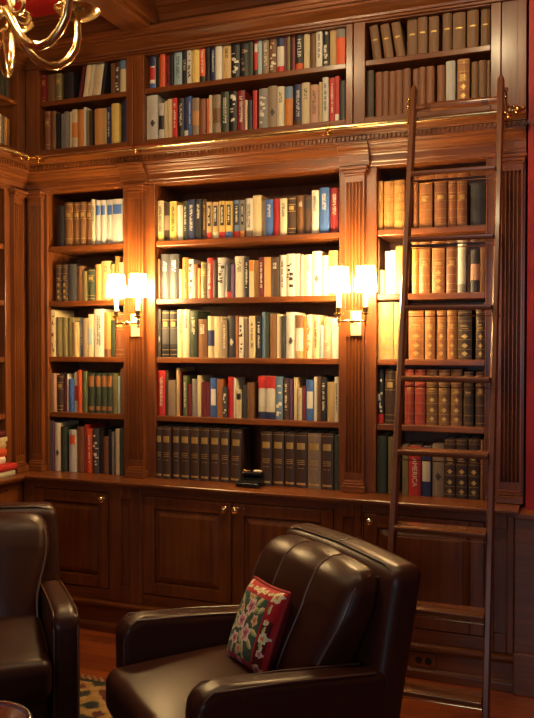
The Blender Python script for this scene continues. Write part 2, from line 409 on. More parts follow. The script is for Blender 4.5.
def raised(mb, a, b, z0, z1, yf, dirv='x'):
    """raised field: a flat centre with sloping margins"""
    g = .036
    def P(u, d, z): return (u, yf+d, z) if dirv == 'x' else (yf-d, u, z)
    o = [(a, z0), (b, z0), (b, z1), (a, z1)]; i = [(a+g, z0+g), (b-g, z0+g), (b-g, z1-g), (a+g, z1-g)]
    v = [P(u, .019, z) for u, z in o]+[P(u, .002, z) for u, z in i]+[P(u, .001, z) for u, z in i]+[P(u, .0205, z) for u, z in o]
    f = [(0,1,5,4),(1,2,6,5),(2,3,7,6),(3,0,4,7),(4,5,9,8),(5,6,10,9),(6,7,11,10),(7,4,8,11),(8,9,10,11),(0,3,15,12),(3,2,14,15),(2,1,13,14),(1,0,12,13),(12,15,14,13)]
    if dirv != 'x': f = [tuple(reversed(q)) for q in f]
    return mb.add(v, f)
def knob(x, y, z, par):
    p = [(.012, 0), (.012, -.004), (.006, -.008), (.006, -.016), (.015, -.021), (.0195, -.029), (.016, -.037), (.008, -.041), (.0005, -.042)]
    obj('knob', MB().lathe(p, (x, y, z), 16, 'y'), BRASS, par, smooth=True)
def door(par, a, b, z0, z1, kx, yf=YBASE-.003, sw=.062):
    fr = MB()
    fr.box(a, a+sw, yf, yf+.022, z0, z1).box(b-sw, b, yf, yf+.022, z0, z1)
    fr.box(a+sw, b-sw, yf, yf+.022, z0, z0+sw).box(a+sw, b-sw, yf, yf+.022, z1-sw, z1)
    d = obj('door', fr, WZ, par, bevel=.004)
    obj('raised_panel', raised(MB(), a+sw, b-sw, z0+sw, z1-sw, yf), WZ, d)
    if kx is not None: knob(kx, yf, z1-.03, d)
    return d
DZ0, DZ1 = .228, .742
def base_cab(label, xa, xb, doors):
    t = thing('base_cabinet', label, 'cabinet', ((xa+xb)/2, YBASE, 0), 0, 'base cabinets under the ledge')
    c = MB().box(xa+.0005, xb-.0005, YBASE+.02, YB, .165, LEDGE-.031)
    obj('carcass', c, WZ, t)
    for q0, q1 in ((DZ1+.004, LEDGE-.031), (.165, DZ0-.004)): obj('rail', MB().box(xa+.0005, xb-.0005, YBASE, YBASE+.0195, q0, q1), WX, t, bevel=.002)
    xs = [xa+.0005]+[q for d in doors for q in (d[0]-.003, d[1]+.003)]+[xb-.0005]
    for i in range(0, len(xs), 2):
        if xs[i+1]-xs[i] > .001: obj('stile', MB().box(xs[i], xs[i+1], YBASE, YBASE+.0195, DZ0-.004, DZ1+.004), WZ, t, bevel=.002)
    for a, b, k in doors: door(t, a, b, DZ0, DZ1, k)
base_cab('base cabinet with one door in the left corner behind the cropped armchair', XLB+.001, -2.235, [(-2.715, -2.246, -2.272)])
base_cab('wide base cabinet with a pair of doors below the middle bookcase', -2.04, -.987, [(-2.03, -1.533, -1.562), (-1.525, -1.00, -1.50)])
base_cab('base cabinet behind the ladder with a knob at its upper left', -.862, -.288, [(-.850, -.300, -.818)])
def pier(label, xa, xb):
    t = thing('cabinet_pier', label, 'panel', ((xa+xb)/2, YBASE, 0), 0, 'narrow panelled piers between base cabinets')
    obj('carcass', MB().box(xa+.0005, xb-.0005, YBASE+.02, YB, .165, LEDGE-.031), WZ, t)
    sw = (xb-xa-.055)/2; m = MB(); z0, z1 = .165, LEDGE-.031
    m.box(xa+.0005, xa+sw, YBASE-.006, YBASE+.0195, z0, z1).box(xb-sw, xb-.0005, YBASE-.006, YBASE+.0195, z0, z1)
    m.box(xa+sw, xb-sw, YBASE-.006, YBASE+.0195, z0, z0+.085).box(xa+sw, xb-sw, YBASE-.006, YBASE+.0195, z1-.065, z1)
    obj('frame', m, WZ, t, bevel=.004)
    obj('recessed_panel', MB().box(xa+sw, xb-sw, YBASE+.008, YBASE+.019, z0+.085, z1-.065), WZ, t)
pier('narrow panelled pier under the left lamp pilaster', -2.235, -2.04)
pier('narrow panelled pier under the right lamp pilaster', -.987, -.862)
pier('narrow panelled pier at the right end behind the ladder', -.288, -.172)
# left wall's base
t = thing('base_cabinet', 'base cabinet along the left side wall, mostly cut by the photo edge', 'cabinet', (XLB, 2.6, 0), 0, 'base cabinets under the ledge')
obj('carcass', MB().box(XB, XLB-.02, .9, YBASE-.005, .165, LEDGE-.031), WZ, t)
for q0, q1 in ((DZ1+.004, LEDGE-.031), (.165, DZ0-.004)): obj('rail', MB().box(XLB-.0195, XLB, .9, YBASE-.004, q0, q1), WY, t, bevel=.002)
for a, b in ((.9, 1.55), (2.047, 2.053), (2.547, 2.56), (3.06, 3.07), (3.47, YBASE-.004)): obj('stile', MB().box(XLB-.0195, XLB, a, b, DZ0-.004, DZ1+.004), WZ, t, bevel=.002)
for a, b in ((1.553, 2.044), (2.056, 2.544), (2.563, 3.057), (3.073, 3.467)):
    fr = MB(); sw = .062; x1 = XLB+.003; x0 = XLB-.019
    fr.box(x0, x1, a, a+sw, DZ0, DZ1).box(x0, x1, b-sw, b, DZ0, DZ1).box(x0, x1, a+sw, b-sw, DZ0, DZ0+sw).box(x0, x1, a+sw, b-sw, DZ1-sw, DZ1)
    d = obj('door', fr, WZ, t, bevel=.004)
    obj('raised_panel', raised(MB(), a+sw, b-sw, DZ0+sw, DZ1-sw, x1, 'y'), WZ, d)
# plinth with moulded top and shoe
PL = [(-.02, 0), (.022, 0), (.022, .036), (.016, .045), (.010, .049), (.010, .125), (.020, .13), (.024, .138), (.030, .146), (.030, .158), (.016, .165), (-.02, .1645)]
m = MB(); run_x(m, PL, XLB+.001, -.173, YBASE, mitre=XLB); struct(obj('baseboard_back', m, WX, bevel=.0015, seg=1))
m = MB(); run_y(m, PL, .9, YBASE-.001, XLB, mitre=YBASE); struct(obj('baseboard_left', m, WY, smooth=True))
# power outlet on the plinth
oy = YBASE-.010
t = thing('power_outlet', 'wood-faced double power outlet low on the plinth behind the armchair', 'outlet', (-.566, oy, .088))
obj('cover_plate', MB().box(-.624, -.508, oy-.006, oy-.0002, .055, .122), WX, t, bevel=.002)
for x in (-.588, -.544): obj('socket', MB().lathe([(.016, -.0005), (.016, -.0025), (.0005, -.0025)], (x, oy-.006, .088), 16, 'y'), DARKH, t)

# ------------------------------------------------------------------ brass rail
t = thing('ladder_rail', 'long brass ladder rail running along the far cornice', 'rail', (-1.5, 3.575, 2.557))
obj('tube', MB().tube([(X0+.14, 3.575, 2.557), (-.19, 3.575, 2.557)], .0115, 14), BRASS, t, smooth=True)
def bracket(par, x, y, z, dx, dy):
    m = MB()
    m.tube([(x-dx*.0, y-dy*.0, z), (x+dx*.02, y+dy*.02, z-.012), (x+dx*.048, y+dy*.048, z-.01)], [.008, .006, .009], 8)
    m.lathe([(.016, -.012), (.018, -.004), (.018, .004), (.016, .012)], (x, y, z), 14, 'x' if dy else 'y')
    m.ball((x, y-.0, z-.022), .009)
    obj('bracket', m, BRASSD, par, smooth=True)
for x in (-2.66, -2.06, -1.02, -.205): bracket(t, x, 3.575, 2.557, 0, 1)
m = MB(); m.ball((-.17, 3.575, 2.557), .018); m.ball((-.147, 3.575, 2.562), .011); m.ball((-.187, 3.575, 2.572), .01)
obj('end_finial', m, BRASSD, t, smooth=True)
obj('end_finial', MB().ball((X0+.135, 3.575, 2.557), .016), BRASSD, t, smooth=True)
t = thing('ladder_rail', 'short brass ladder rail on the left side wall behind the chandelier', 'rail', (-2.70, 2.5, 2.557))
obj('tube', MB().tube([(-2.702, .95, 2.557), (-2.702, 3.53, 2.557)], .0115, 14), BRASS, t, smooth=True)
for y in (3.48, 2.6, 1.7): bracket(t, -2.702, y, 2.557, -1, 0)
obj('end_finial', MB().ball((-2.702, 3.545, 2.557), .016), BRASSD, t, smooth=True)

# ------------------------------------------------------------------ ladder
LA = math.atan(.238); XA, XBd = -.612, -.237
def LY(z): return 2.904+.238*z
t = thing('library_ladder', 'tall wooden rolling ladder leaning on the brass rail', 'ladder', ((XA+XBd)/2, 2.904, 0))
def stile(x):
    m = MB()
    for z0, z1 in ((.05, 2.70),):
        hw, hd = .0135, .026
        sec = [(-hw, -hd+.008), (-hw+.006, -hd), (hw-.006, -hd), (hw, -hd+.008), (hw, hd-.008), (hw-.006, hd), (-hw+.006, hd), (-hw, hd-.008)]
        v = [(x+a, LY(z)+b, z) for z in (z0, z1-.02, z1) for a, b in [(u*(1 if z < z1 else .5), w*(1 if z < z1 else .5)) for u, w in sec]]
        f = [(k*8+i, k*8+(i+1)%8, k*8+8+(i+1)%8, k*8+8+i) for k in (0, 1) for i in range(8)]+[tuple(range(7, -1, -1)), tuple(range(16, 24))]
        m.add(v, f)
    return obj('stile', m, WL, t, smooth=True)
for x in (XA, XBd): stile(x)
for k in range(8):
    z = .239+.2927*k; y = LY(z)
    m = MB().prism([(y-.055, z-.016), (y-.050, z-.022), (y+.040, z-.022), (y+.045, z-.016), (y+.045, z-.004), (y+.040, z), (y-.050, z), (y-.055, z-.004)], 'x', XA+.0137, XBd-.0137)
    st = obj('step', m, WLX, t, smooth=True)
    yr = LY(z-.045)
    obj('tie_rod', MB().tube([(XA+.0137, yr, z-.045), (XBd-.0137, yr, z-.045)], .0022, 8), BRASS, t, smooth=True)
    for sx, x in ((-1, XA-.0137), (1, XBd+.0137)): obj('rod_nut', MB().ball((x+sx*.001, yr, z-.045), .005, 8), BRASSD, t, smooth=True)
m = MB().lathe([(.015, XA+.0137), (.017, XA+.06), (.0195, XA+.10), (.0195, XBd-.10), (.017, XBd-.06), (.015, XBd-.0137)], (0, LY(2.592), 2.592), 16, 'x')
tb = obj('top_bar', m, WLX, t, smooth=True)
for x in (XA+.055, XA+.065, XA+.075, XBd-.055, XBd-.065, XBd-.075): obj('turned_ring', MB().lathe([(.0185, -.0015), (.0198, 0), (.0185, .0015)], (x, LY(2.592), 2.592), 16, 'x'), SEAM, tb)
for sx, x in ((-1, XA-.014), (1, XBd+.014)):
    m = MB(); x2 = x+sx*.008
    m.tube([(x, LY(2.52), 2.53), (x2, LY(2.54)+.01, 2.55), (x2, 3.575, 2.583), (x2, 3.598, 2.572), (x2, 3.602, 2.55)], [.006, .007, .008, .008, .006], 8)
    m.ball((x2, LY(2.63), 2.635), .010); m.ball((x2, LY(2.6)-.01, 2.60), .008); m.ball((x2, LY(2.52)-.008, 2.525), .010)
    m.tube([(x2, LY(2.63), 2.635), (x2, LY(2.52)-.004, 2.525)], .0055, 8)
    obj('rail_hook', m, BRASSD, t, smooth=True)
    x = XA if sx < 0 else XBd
    c = obj('caster', MB().lathe([(.004, -.008), (.022, -.008), (.024, 0), (.022, .008), (.004, .008)], (x, LY(.0)-.004, .0245), 18, 'x'), DARKH, t, smooth=True)
    obj('fork', MB().box(x-.012, x-.009, LY(0)-.013, LY(0)+.013, .02, .0525).box(x+.009, x+.012, LY(0)-.013, LY(0)+.013, .02, .0525).box(x-.012, x+.012, LY(0)-.013, LY(0)+.013, .0525, .056), BRASSD, c)

# ------------------------------------------------------------------ wall lamps
def sconce(cx, label, px):
    t = thing('wall_lamp', label, 'lamp', (cx, YF-.029, 1.64), 0, 'twin-shade brass wall lamps')
    y0 = YF-.0295; ya = 3.56
    m = MB().box(px-.026, px+.026, y0-.006, y0-.0002, 1.580, 1.700)
    obj('backplate', m, plain('satin_brass', (.90, .74, .42), .5, .35), t, bevel=.003)
    m = MB(); m.tube([(px, y0-.006, 1.645), (px, y0-.04, 1.64), (cx, ya, 1.648)], [.008, .006, .007], 10)
    m.tube([(cx-.068, ya, 1.648), (cx+.068, ya, 1.648)], .0055, 10); m.ball((cx, ya, 1.648), .012)
    obj('arm', m, BRASS, t, smooth=True)
    for s in (-1, 1):
        x = cx+s*.064
        m = MB().lathe([(.002, 1.622), (.007, 1.628), (.004, 1.638), (.010, 1.648), (.006, 1.660), (.006, 1.672), (.022, 1.680), (.024, 1.684), (.012, 1.687), (.014, 1.70), (.0155, 1.712)], (x, ya, 0), 18)
        obj('candle_cup', m, BRASS, t, smooth=True)
        obj('candle_sleeve', MB().lathe([(.0115, 1.712), (.0115, 1.792)], (x, ya, 0), 16), IVORY, t, smooth=True)
        n = 28; v = []; f = []
        for r, z in ((.0525, 1.785), (.050, 1.82), (.046, 1.86), (.041, 1.90), (.0395, 1.90), (.0445, 1.86), (.0485, 1.82), (.051, 1.785)):
            for j in range(n): a = 2*PI*j/n; v.append((x+r*math.cos(a), ya+r*math.sin(a), z))
        for i in range(8):
            for j in range(n): f.append((i*n+j, i*n+(j+1)%n, ((i+1)%8)*n+(j+1)%n, ((i+1)%8)*n+j))
        sh = obj('lamp_shade', MB().add(v, f), SHADE, t, smooth=True)
        rg = MB().tube([(x-.045, ya, 1.805), (x+.045, ya, 1.805)], .0012, 6).tube([(x, ya-.045, 1.8055), (x, ya+.045, 1.8055)], .0012, 6)
        obj('shade_ring', rg, BRASSD, sh)
sconce(-2.100, 'brass wall lamp with two lit shades between left and middle bays', -2.138)
sconce(-.900, 'brass wall lamp with two lit shades near the ladder', -.918)

# ------------------------------------------------------------------ chandelier
CX, CY = -1.4405, 1.752
t = thing('chandelier', 'polished brass chandelier with curved arms at the top left corner', 'chandelier', (CX, CY, 2.3))
col = [(.0005, 2.345), (.012, 2.35), (.018, 2.365), (.01, 2.38), (.012, 2.395), (.034, 2.41), (.04, 2.43), (.034, 2.45), (.014, 2.465), (.012, 2.49), (.02, 2.51), (.03, 2.55), (.026, 2.60), (.012, 2.64), (.009, 2.70), (.016, 2.74), (.022, 2.78), (.010, 2.82), (.006, 2.86), (.006, 3.30), (.05, 3.325), (.055, CEIL-.001)]
obj('column', MB().lathe(col, (CX, CY, 0), 20), BRASS, t, smooth=True)
path = [(.034, 2.43), (.055, 2.405), (.075, 2.372), (.10, 2.342), (.13, 2.322), (.165, 2.314), (.20, 2.322), (.232, 2.345), (.255, 2.378), (.264, 2.415), (.264, 2.45), (.262, 2.482)]
for k in range(6):
    az = R(-1.6+60*k); c, s = math.cos(az), math.sin(az)
    arm = obj('arm', MB().tube([(CX+r*.91*c, CY+r*.91*s, z+.02) for r, z in path], [.0118]*10+[.011, .009], 14), BRASS, t, smooth=True)
    px, py = CX+.239*c, CY+.239*s
    obj('drip_pan', MB().lathe([(.008, 2.478), (.02, 2.483), (.045, 2.492), (.060, 2.503), (.066, 2.509), (.066, 2.512), (.058, 2.508), (.03, 2.496), (.012, 2.494), (.014, 2.512), (.010, 2.520), (.016, 2.53), (.0165, 2.55)], (px, py, .004), 28), BRASS, arm, smooth=True)
    obj('candle_sleeve', MB().lathe([(.0115, 2.55), (.0115, 2.645)], (px, py, .02), 14), IVORY, arm, smooth=True)
    obj('bulb', MB().lathe([(.006, 2.645), (.013, 2.658), (.0155, 2.672), (.012, 2.69), (.006, 2.708), (.0005, 2.716)], (px, py, .02), 14), BULB, arm, smooth=True)
    sc = []
    for i in range(15):
        a = i/14; th = a*1.6*PI; rr = .028*(1-.55*a)
        sc.append((CX+(.05+.0-rr*math.cos(th)+.028)*c, CY+(.05-rr*math.cos(th)+.028)*s, 2.455-rr*math.sin(th)+.0))
    sc = [(CX+.02*c, CY+.02*s, 2.60), (CX+.035*c, CY+.035*s, 2.53)]+[(CX+.04*c, CY+.04*s, 2.48)]+sc[0:]
    obj('scroll', MB().tube(sc, .0055, 8), BRASS, t, smooth=True)

# ------------------------------------------------------------------ armchairs
def armchair(label):
    t = thing('armchair', label, 'armchair', (0,0,0), 0, 'pair of dark leather armchairs')
    kw = dict(parent=t, world=False, smooth=True)
    obj('seat_frame', MB().rbox(.2645, .35, .12, .02, (0, -.03, .20)), LEATHER, **kw)
    def wseat(p):
        x, y, z = p
        if z > .40: z += .022*(1-(x/.27)**2)*(1-((y+.1)/.40)**2)
        return (x, y-.012*(1-(x/.27)**2)*(1 if y < -.3 else 0), z)
    st = obj('seat_cushion', MB().rbox(.2645, .315, .075, .045, (0, -.160, .385), warp=wseat), LEATHER, **kw)
    pth = []
    for i in range(40):
        a = 2*PI*i/40; ca, sa = math.cos(a), math.sin(a)
        pth.append((.258*math.copysign(abs(ca)**.35, ca), -.160+.303*math.copysign(abs(sa)**.35, sa), .438))
    obj('piping', MB().tube([wseat(p) for p in pth], .004, 6, True), PIPE, st, world=False, smooth=True)
    for s in (-1, 1):
        cx = s*.3155
        def warm(p):
            x, y, z = p; k = max(0, (z-.10)/.50)
            z -= .085*k*(y+.40)/.70
            if y < -.30: z -= .045*k*((-.30-y)/.10)**2
            return (x, y-.008*k, z)
        ar = obj('arm', MB().rbox(.050, .325, .275, .032, (cx, -.075, .335), 5, 10, warm), LEATHER, **kw)
        pp = []
        for sx in (-1, 1):
            pp = []
            for y, z in ([(-.392, .07), (-.392, .3), (-.392, .55), (-.385, .58), (-.37, .598), (-.345, .606), (-.1, .607), (.1, .607), (.20, .607)]):
                pp.append(warm((cx+sx*.041, y, z)))
            obj('piping', MB().tube(pp, .0035, 6), PIPE, ar, world=False, smooth=True)
    def lean(p):
        x, y, z = p; k = max(0, z-.35); return (x*(1-.06*k), y+.21*k, z)
    def wb(p):
        x, y, z = p
        z += .012*(1-(x/.345)**2) if z > .7 else 0
        return lean((x, y, z))
    bk = obj('back_frame', MB().rbox(.365, .065, .385, .045, (0, .235, .455), 5, 10, wb), LEATHER, **kw)
    P = [(-.352, .19, .42), (-.352, .184, .78), (-.327, .184, .823), (-.28, .185, .834), (0, .186, .836), (.28, .185, .834), (.327, .184, .823), (.352, .184, .78), (.352, .19, .42)]
    obj('piping', MB().tube([wb(p) for p in P], .0038, 6), SEAM, bk, world=False, smooth=True)
    obj('piping', MB().tube([wb(p) for p in ((0, .186, .837), (0, .235, .840), (0, .285, .834), (0, .30, .78), (0, .30, .2))], .0035, 6), SEAM, bk, world=False, smooth=True)
    HW = .262; BY = .176
    def wc(p):
        x, y, z = p
        ch = abs(math.sin(PI*(x+HW)*3/(2*HW)))**.6
        f = min(1, max(0, (BY-y)/.12))
        edge = max(0, 1-max(0, abs(z-.62)/.22)**3)
        y -= f*(.013*ch + .022*(1-(x/HW)**2))*edge
        y += f*.24*(z-.60) - .012*f; e = min(1, max(0, (z-.50)/.22)); x *= 1+.20*e*e*(3-2*e)
        if z > .70: z += (.016*(1-(x/HW)**2) + .008*ch)
        return lean((x, y, z))
    cu = obj('back_cushion', MB().rbox(HW, .075, .205, .05, (0, BY-.075, .612), 6, 33, wc), LEATHER, **kw)
    def seam(x):
        q = [(x, BY-.1515, .44+.03*i) for i in range(12)]+[(x, BY-.150, .785), (x, BY-.140, .802), (x, BY-.125, .813), (x, BY-.10, .819), (x, BY-.06, .819), (x, BY-.02, .810)]
        return MB().tube([wc(p) for p in q], .0045, 6)
    for x in (-HW/3, HW/3): obj('seam', seam(x), PIPE, cu, world=False, smooth=True)
    for s in (-1, 1):
        q = [(s*.250, BY-.137, .42+.03*i) for i in range(11)]+[(s*.250, BY-.136, .75), (s*.247, BY-.128, .778), (s*.242, BY-.11, .798), (s*.238, BY-.06, .806), (s*.236, BY-.01, .795)]
        obj('seam', MB().tube([wc(p) for p in q], .0048, 6), PIPE, cu, world=False, smooth=True)
    for sx in (-1, 1):
        for y in (-.34, .24):
            obj('leg', MB().prism([(sx*.29-.025, y-.025), (sx*.29+.025, y-.025), (sx*.29+.025, y+.025), (sx*.29-.025, y+.025)], 'z', .0125, .085), BLACKW, t, world=False, bevel=.004)
    return t
CH1 = (-.912, 2.432)
ac = armchair('dark brown leather armchair in the foreground holding the floral pillow')
ac.location = (CH1[0], CH1[1], 0); ac.rotation_euler = (0, 0, R(-41))
ac2 = copy_tree(ac)
ac2.location = (-2.118, 2.41, 0); ac2.rotation_euler = (0, 0, R(41))
ac2['label'] = 'dark brown leather armchair cut off at the left edge beside the silver dish'

# ------------------------------------------------------------------ needlepoint pillow
def flower(u, v, cx, cy, r, cols):
    d = math.hypot(u-cx, v-cy); a = math.atan2(v-cy, u-cx)
    rr = r*(1+.16*math.cos(5*a+cx*40))
    if d > rr: return None
    q = d/rr + .12*math.sin(3*a+d*60)
    return cols[0] if q < .32 else (cols[1] if q < .66 else cols[2])
ROSE = [lin((.60,.22,.36)), lin((.82,.55,.60)), lin((.95,.84,.76))]; PEACH = [lin((.72,.40,.25)), lin((.86,.62,.42)), lin((.92,.80,.58))]
CREAMF = [lin((.82,.55,.35)), lin((.93,.85,.62)), lin((.95,.90,.75))]
def pillow_col(u, v):
    g = lin((.21,.33,.26)); red = lin((.72,.06,.12)); drk = lin((.33,.02,.07)); leaf = [lin((.72,.74,.50)), lin((.55,.62,.38)), lin((.90,.86,.62))]
    b = .17
    if u < .07 or u > .84 or v < .10 or v > .85:
        for cx, cy, r in ((.91,.92,.075),(.08,.93,.06),(.07,.06,.055),(.93,.06,.06),(.5,.925,.055),(.35,.93,.035),(.64,.93,.035),(.93,.42,.06),(.91,.60,.035),(.94,.24,.04),(.06,.45,.05),(.5,.06,.05)):
            k = flower(u, v, cx, cy, r, CREAMF if cx+cy > 1.2 else ROSE)
            if k: return k
        for cx, cy, an in ((.42,.93,.2),(.58,.93,-.2),(.91,.50,1.4),(.93,.33,1.7),(.90,.76,1.5),(.2,.92,.1),(.77,.93,.1)):
            du, dv = u-cx, v-cy; p = du*math.cos(an)+dv*math.sin(an); q = -du*math.sin(an)+dv*math.cos(an)
            if (p/.06)**2+(q/.022)**2 < 1: return leaf[0] if q > 0 else leaf[2]
        if u > .84 and (u > .985 or u < .865): return red
        return drk if (u > .84 and v < .62) else red
    u, v = .46+(u-.44)/1.22, .48+(v-.48)/1.12
    for cx, cy, r, c in ((.50,.68,.088,ROSE),(.40,.50,.085,ROSE),(.56,.40,.088,ROSE),(.36,.30,.07,ROSE),(.66,.56,.06,PEACH),(.32,.62,.05,PEACH),(.50,.22,.05,PEACH),(.42,.78,.04,PEACH)):
        k = flower(u, v, cx, cy, r, c)
        if k: return k
    for cx, cy, an, l in ((.50,.82,1.5,.09),(.38,.84,1.9,.08),(.64,.76,.9,.10),(.72,.68,.6,.07),(.28,.72,2.3,.08),(.24,.55,2.9,.08),(.24,.40,3.5,.08),(.70,.44,-.2,.09),(.68,.32,-.6,.09),(.56,.24,-1.2,.10),(.44,.17,-1.6,.10),(.32,.18,-2.0,.09),(.26,.28,-2.6,.08),(.60,.14,-1.1,.06),(.48,.58,.7,.08),(.60,.66,.4,.08),(.30,.46,2.5,.08),(.46,.34,-1,.08)):
        du, dv = u-cx, v-cy; p = du*math.cos(an)+dv*math.sin(an); q = -du*math.sin(an)+dv*math.cos(an)
        if abs(p) < l and abs(q) < .032*(1-(p/l)**2): return leaf[2] if q > .008 else (leaf[0] if q > -.012 else leaf[1])
    return g
def paint(o, fn):
    me = o.data; ca = me.color_attributes.new('stitch', 'FLOAT_COLOR', 'CORNER')
    for p in me.polygons:
        c = fn(p)
        for li in p.loop_indices: ca.data[li].color = (*c, 1)
def pillow():
    t = thing('throw_pillow', 'needlepoint pillow with a rose bouquet on green in a red border', 'pillow')
    n = 72; W, Hh, T = .222, .275, .05; v = []; f = []
    def shp(u, w):
        a, b = 2*u-1, 2*w-1
        puff = (max(0, 1-a**4)*max(0, 1-b**4))**.5
        pin = 1-.05*(1-abs(b)**2)*(abs(a)**3)
        pin2 = 1-.05*(1-abs(a)**2)*(abs(b)**3)
        return a*W/2*pin, b*Hh/2*pin2, puff
    for j in range(n+1):
        for i in range(n+1):
            x, z, p = shp(i/n, j/n); v.append((x, -T*p-.004, z+Hh/2))
    for j in range(n):
        for i in range(n): a = j*(n+1)+i; f.append((a, a+1, a+n+2, a+n+1))
    fr = obj('needlepoint_front', MB().add(v, f), NEEDLE, t, world=False, smooth=True)
    me = fr.data
    paint(fr, lambda p: pillow_col(((p.index % n)+.5)/n, ((p.index//n)+.5)/n))
    v = []; f = []; m = 24
    for j in range(m+1):
        for i in range(m+1):
            x, z, p = shp(i/m, j/m); v.append((x, T*p+.004, z+Hh/2))
    for j in range(m):
        for i in range(m): a = j*(m+1)+i; f.append((a, a+m+1, a+m+2, a+1))
    obj('velvet_back', MB().add(v, f), VELVET, t, world=False, smooth=True)
    ring = []
    k = 24
    for i in range(k): ring.append(shp(i/k, 0))
    for i in range(k): ring.append(shp(1, i/k))
    for i in range(k): ring.append(shp(1-i/k, 1))
    for i in range(k): ring.append(shp(0, 1-i/k))
    obj('piping', MB().tube([(x, 0, z+Hh/2) for x, z, p in ring], .0085, 8, True), VELVET, t, world=False, smooth=True)
    return t
pl = pillow()
pl.location = (-.965, 2.39, .468); pl.rotation_euler = (R(-23), R(-1), R(-38))

# ------------------------------------------------------------------ rug, table, dish
n = 90; RX0, RX1, RY0, RY1 = -2.45, -.70, .5, 3.06
def rug_col(u, v):
    du = min((u-RX0), (RX1-u)); dv = min(v-RY0, RY1-v); d = min(du, dv)
    gold = lin((.60,.45,.24)); nav = lin((.10,.11,.13)); red = lin((.34,.09,.06)); tan = lin((.66,.52,.32)); olv = lin((.33,.31,.18))
    if d < .03: return red if int((u+v)*60) % 2 else gold
    if d < .06: return nav
    q = math.sin(u*26+math.sin(v*17)*1.5)*math.sin(v*30+math.sin(u*21)*1.4)
    q2 = math.sin(u*57+1)*math.sin(v*61)
    if d < .34:
        if q > .55: return nav
        if q > .3: return olv
        if q < -.6: return red
        return tan if q2 > .1 else gold
    if d < .38: return nav
    if q > .5: return gold
    if q < -.5: return nav
    return red if q2 < .3 else olv
v = []; f = []; nx, ny = 220, 220
for j in range(ny+1):
    for i in range(nx+1):
        v.append((RX0+(RX1-RX0)*i/nx, RY0+(RY1-RY0)*j/ny, .012))
for j in range(ny):
    for i in range(nx): a = j*(nx+1)+i; f.append((a, a+1, a+nx+2, a+nx+1))
b = len(v); v += [(RX0, RY0, 0), (RX1, RY0, 0), (RX1, RY1, 0), (RX0, RY1, 0)]
def edge(a, c, lo, hi): return a, c
rows = [list(range(0, nx+1)), [ (j+1)*(nx+1)-1 for j in range(ny+1)], list(range((ny+1)*(nx+1)-1, ny*(nx+1)-1, -1)), [j*(nx+1) for j in range(ny, -1, -1)]]
for k, r_ in enumerate(rows): f.append(tuple([b+k]+[b+(k+1) % 4]+list(reversed(r_))))
rug = obj('area_rug', MB().add(v, f), RUGM, loc=((RX0+RX1)/2, (RY0+RY1)/2, 0))
tag(rug, 'patterned gold and dark wool rug under the armchairs', 'rug')
def rc(p):
    c = rug.data.vertices[p.vertices[0]].co if len(p.vertices) > 4 else p.center
    return rug_col(c[0]+(RX0+RX1)/2, c[1]+(RY0+RY1)/2)
paint(rug, rc)
TX, TY, TZ = -1.475, 1.70, .44
t = thing('side_table', 'small round black pedestal table under the silver dish', 'table', (TX, TY, .0125))
obj('tabletop', MB().lathe([(.02, TZ-.025), (.135, TZ-.022), (.14, TZ-.012), (.135, TZ)], (TX, TY, 0), 40), BLACKW, t, smooth=True)
obj('pedestal', MB().lathe([(.05, .03), (.03, .06), (.022, .12), (.03, .22), (.018, .34), (.03, TZ-.025)], (TX, TY, 0), 24), BLACKW, t, smooth=True)
obj('base', MB().lathe([(.15, .0125), (.15, .02), (.06, .032)], (TX, TY, 0), 32), BLACKW, t, smooth=True)
t = thing('silver_dish', 'shallow round silver dish at the lower left corner', 'dish', (TX, TY, TZ))
obj('bowl', MB().lathe([(.06, TZ+.0005), (.065, TZ+.008), (.10, TZ+.022), (.128, TZ+.05), (.140, TZ+.058), (.142, TZ+.061), (.138, TZ+.063), (.124, TZ+.057), (.105, TZ+.034), (.08, TZ+.024), (.0005, TZ+.022)], (TX, TY, 0), 48), SILVER, t, smooth=True)
obj('rim', MB().tube([(TX+.137*math.cos(2*PI*i/48), TY+.137*math.sin(2*PI*i/48), TZ+.062) for i in range(48)], .0085, 10, True), SILVER, t, smooth=True)

# black case on the ledge
t = thing('black_case', 'low glossy black case on the ledge before the gap between dark volumes', 'case', (-1.462, 3.69, LEDGE))
zc = LEDGE+.0005
v = [(-.062,-.055,zc),(.062,-.055,zc),(.062,.055,zc),(-.062,.055,zc),(-.062,-.055,zc+.022),(.062,-.055,zc+.022),(.058,.05,zc+.05),(-.058,.05,zc+.05)]
m = MB().add([(x-1.462, y+3.69, z) for x, y, z in v], [(0,3,2,1),(4,5,6,7),(0,1,5,4),(1,2,6,5),(2,3,7,6),(3,0,4,7)])
obj('body', m, BLACK, t, bevel=.006, seg=3)
m = MB().rbox(.055, .020, .012, .010, (-1.462, 3.72, zc+.058), 3, 2); obj('hood', m, BLACK, t, smooth=True)
m = MB().rbox(.022, .010, .0055, .005, (-1.432, 3.716, zc+.074), 3, 2); obj('grip', m, IVORY, t, smooth=True)
m = MB().rbox(.022, .010, .005, .004, (-1.492, 3.716, zc+.0735), 3, 2); obj('grip', m, BRASSD, t, smooth=True)

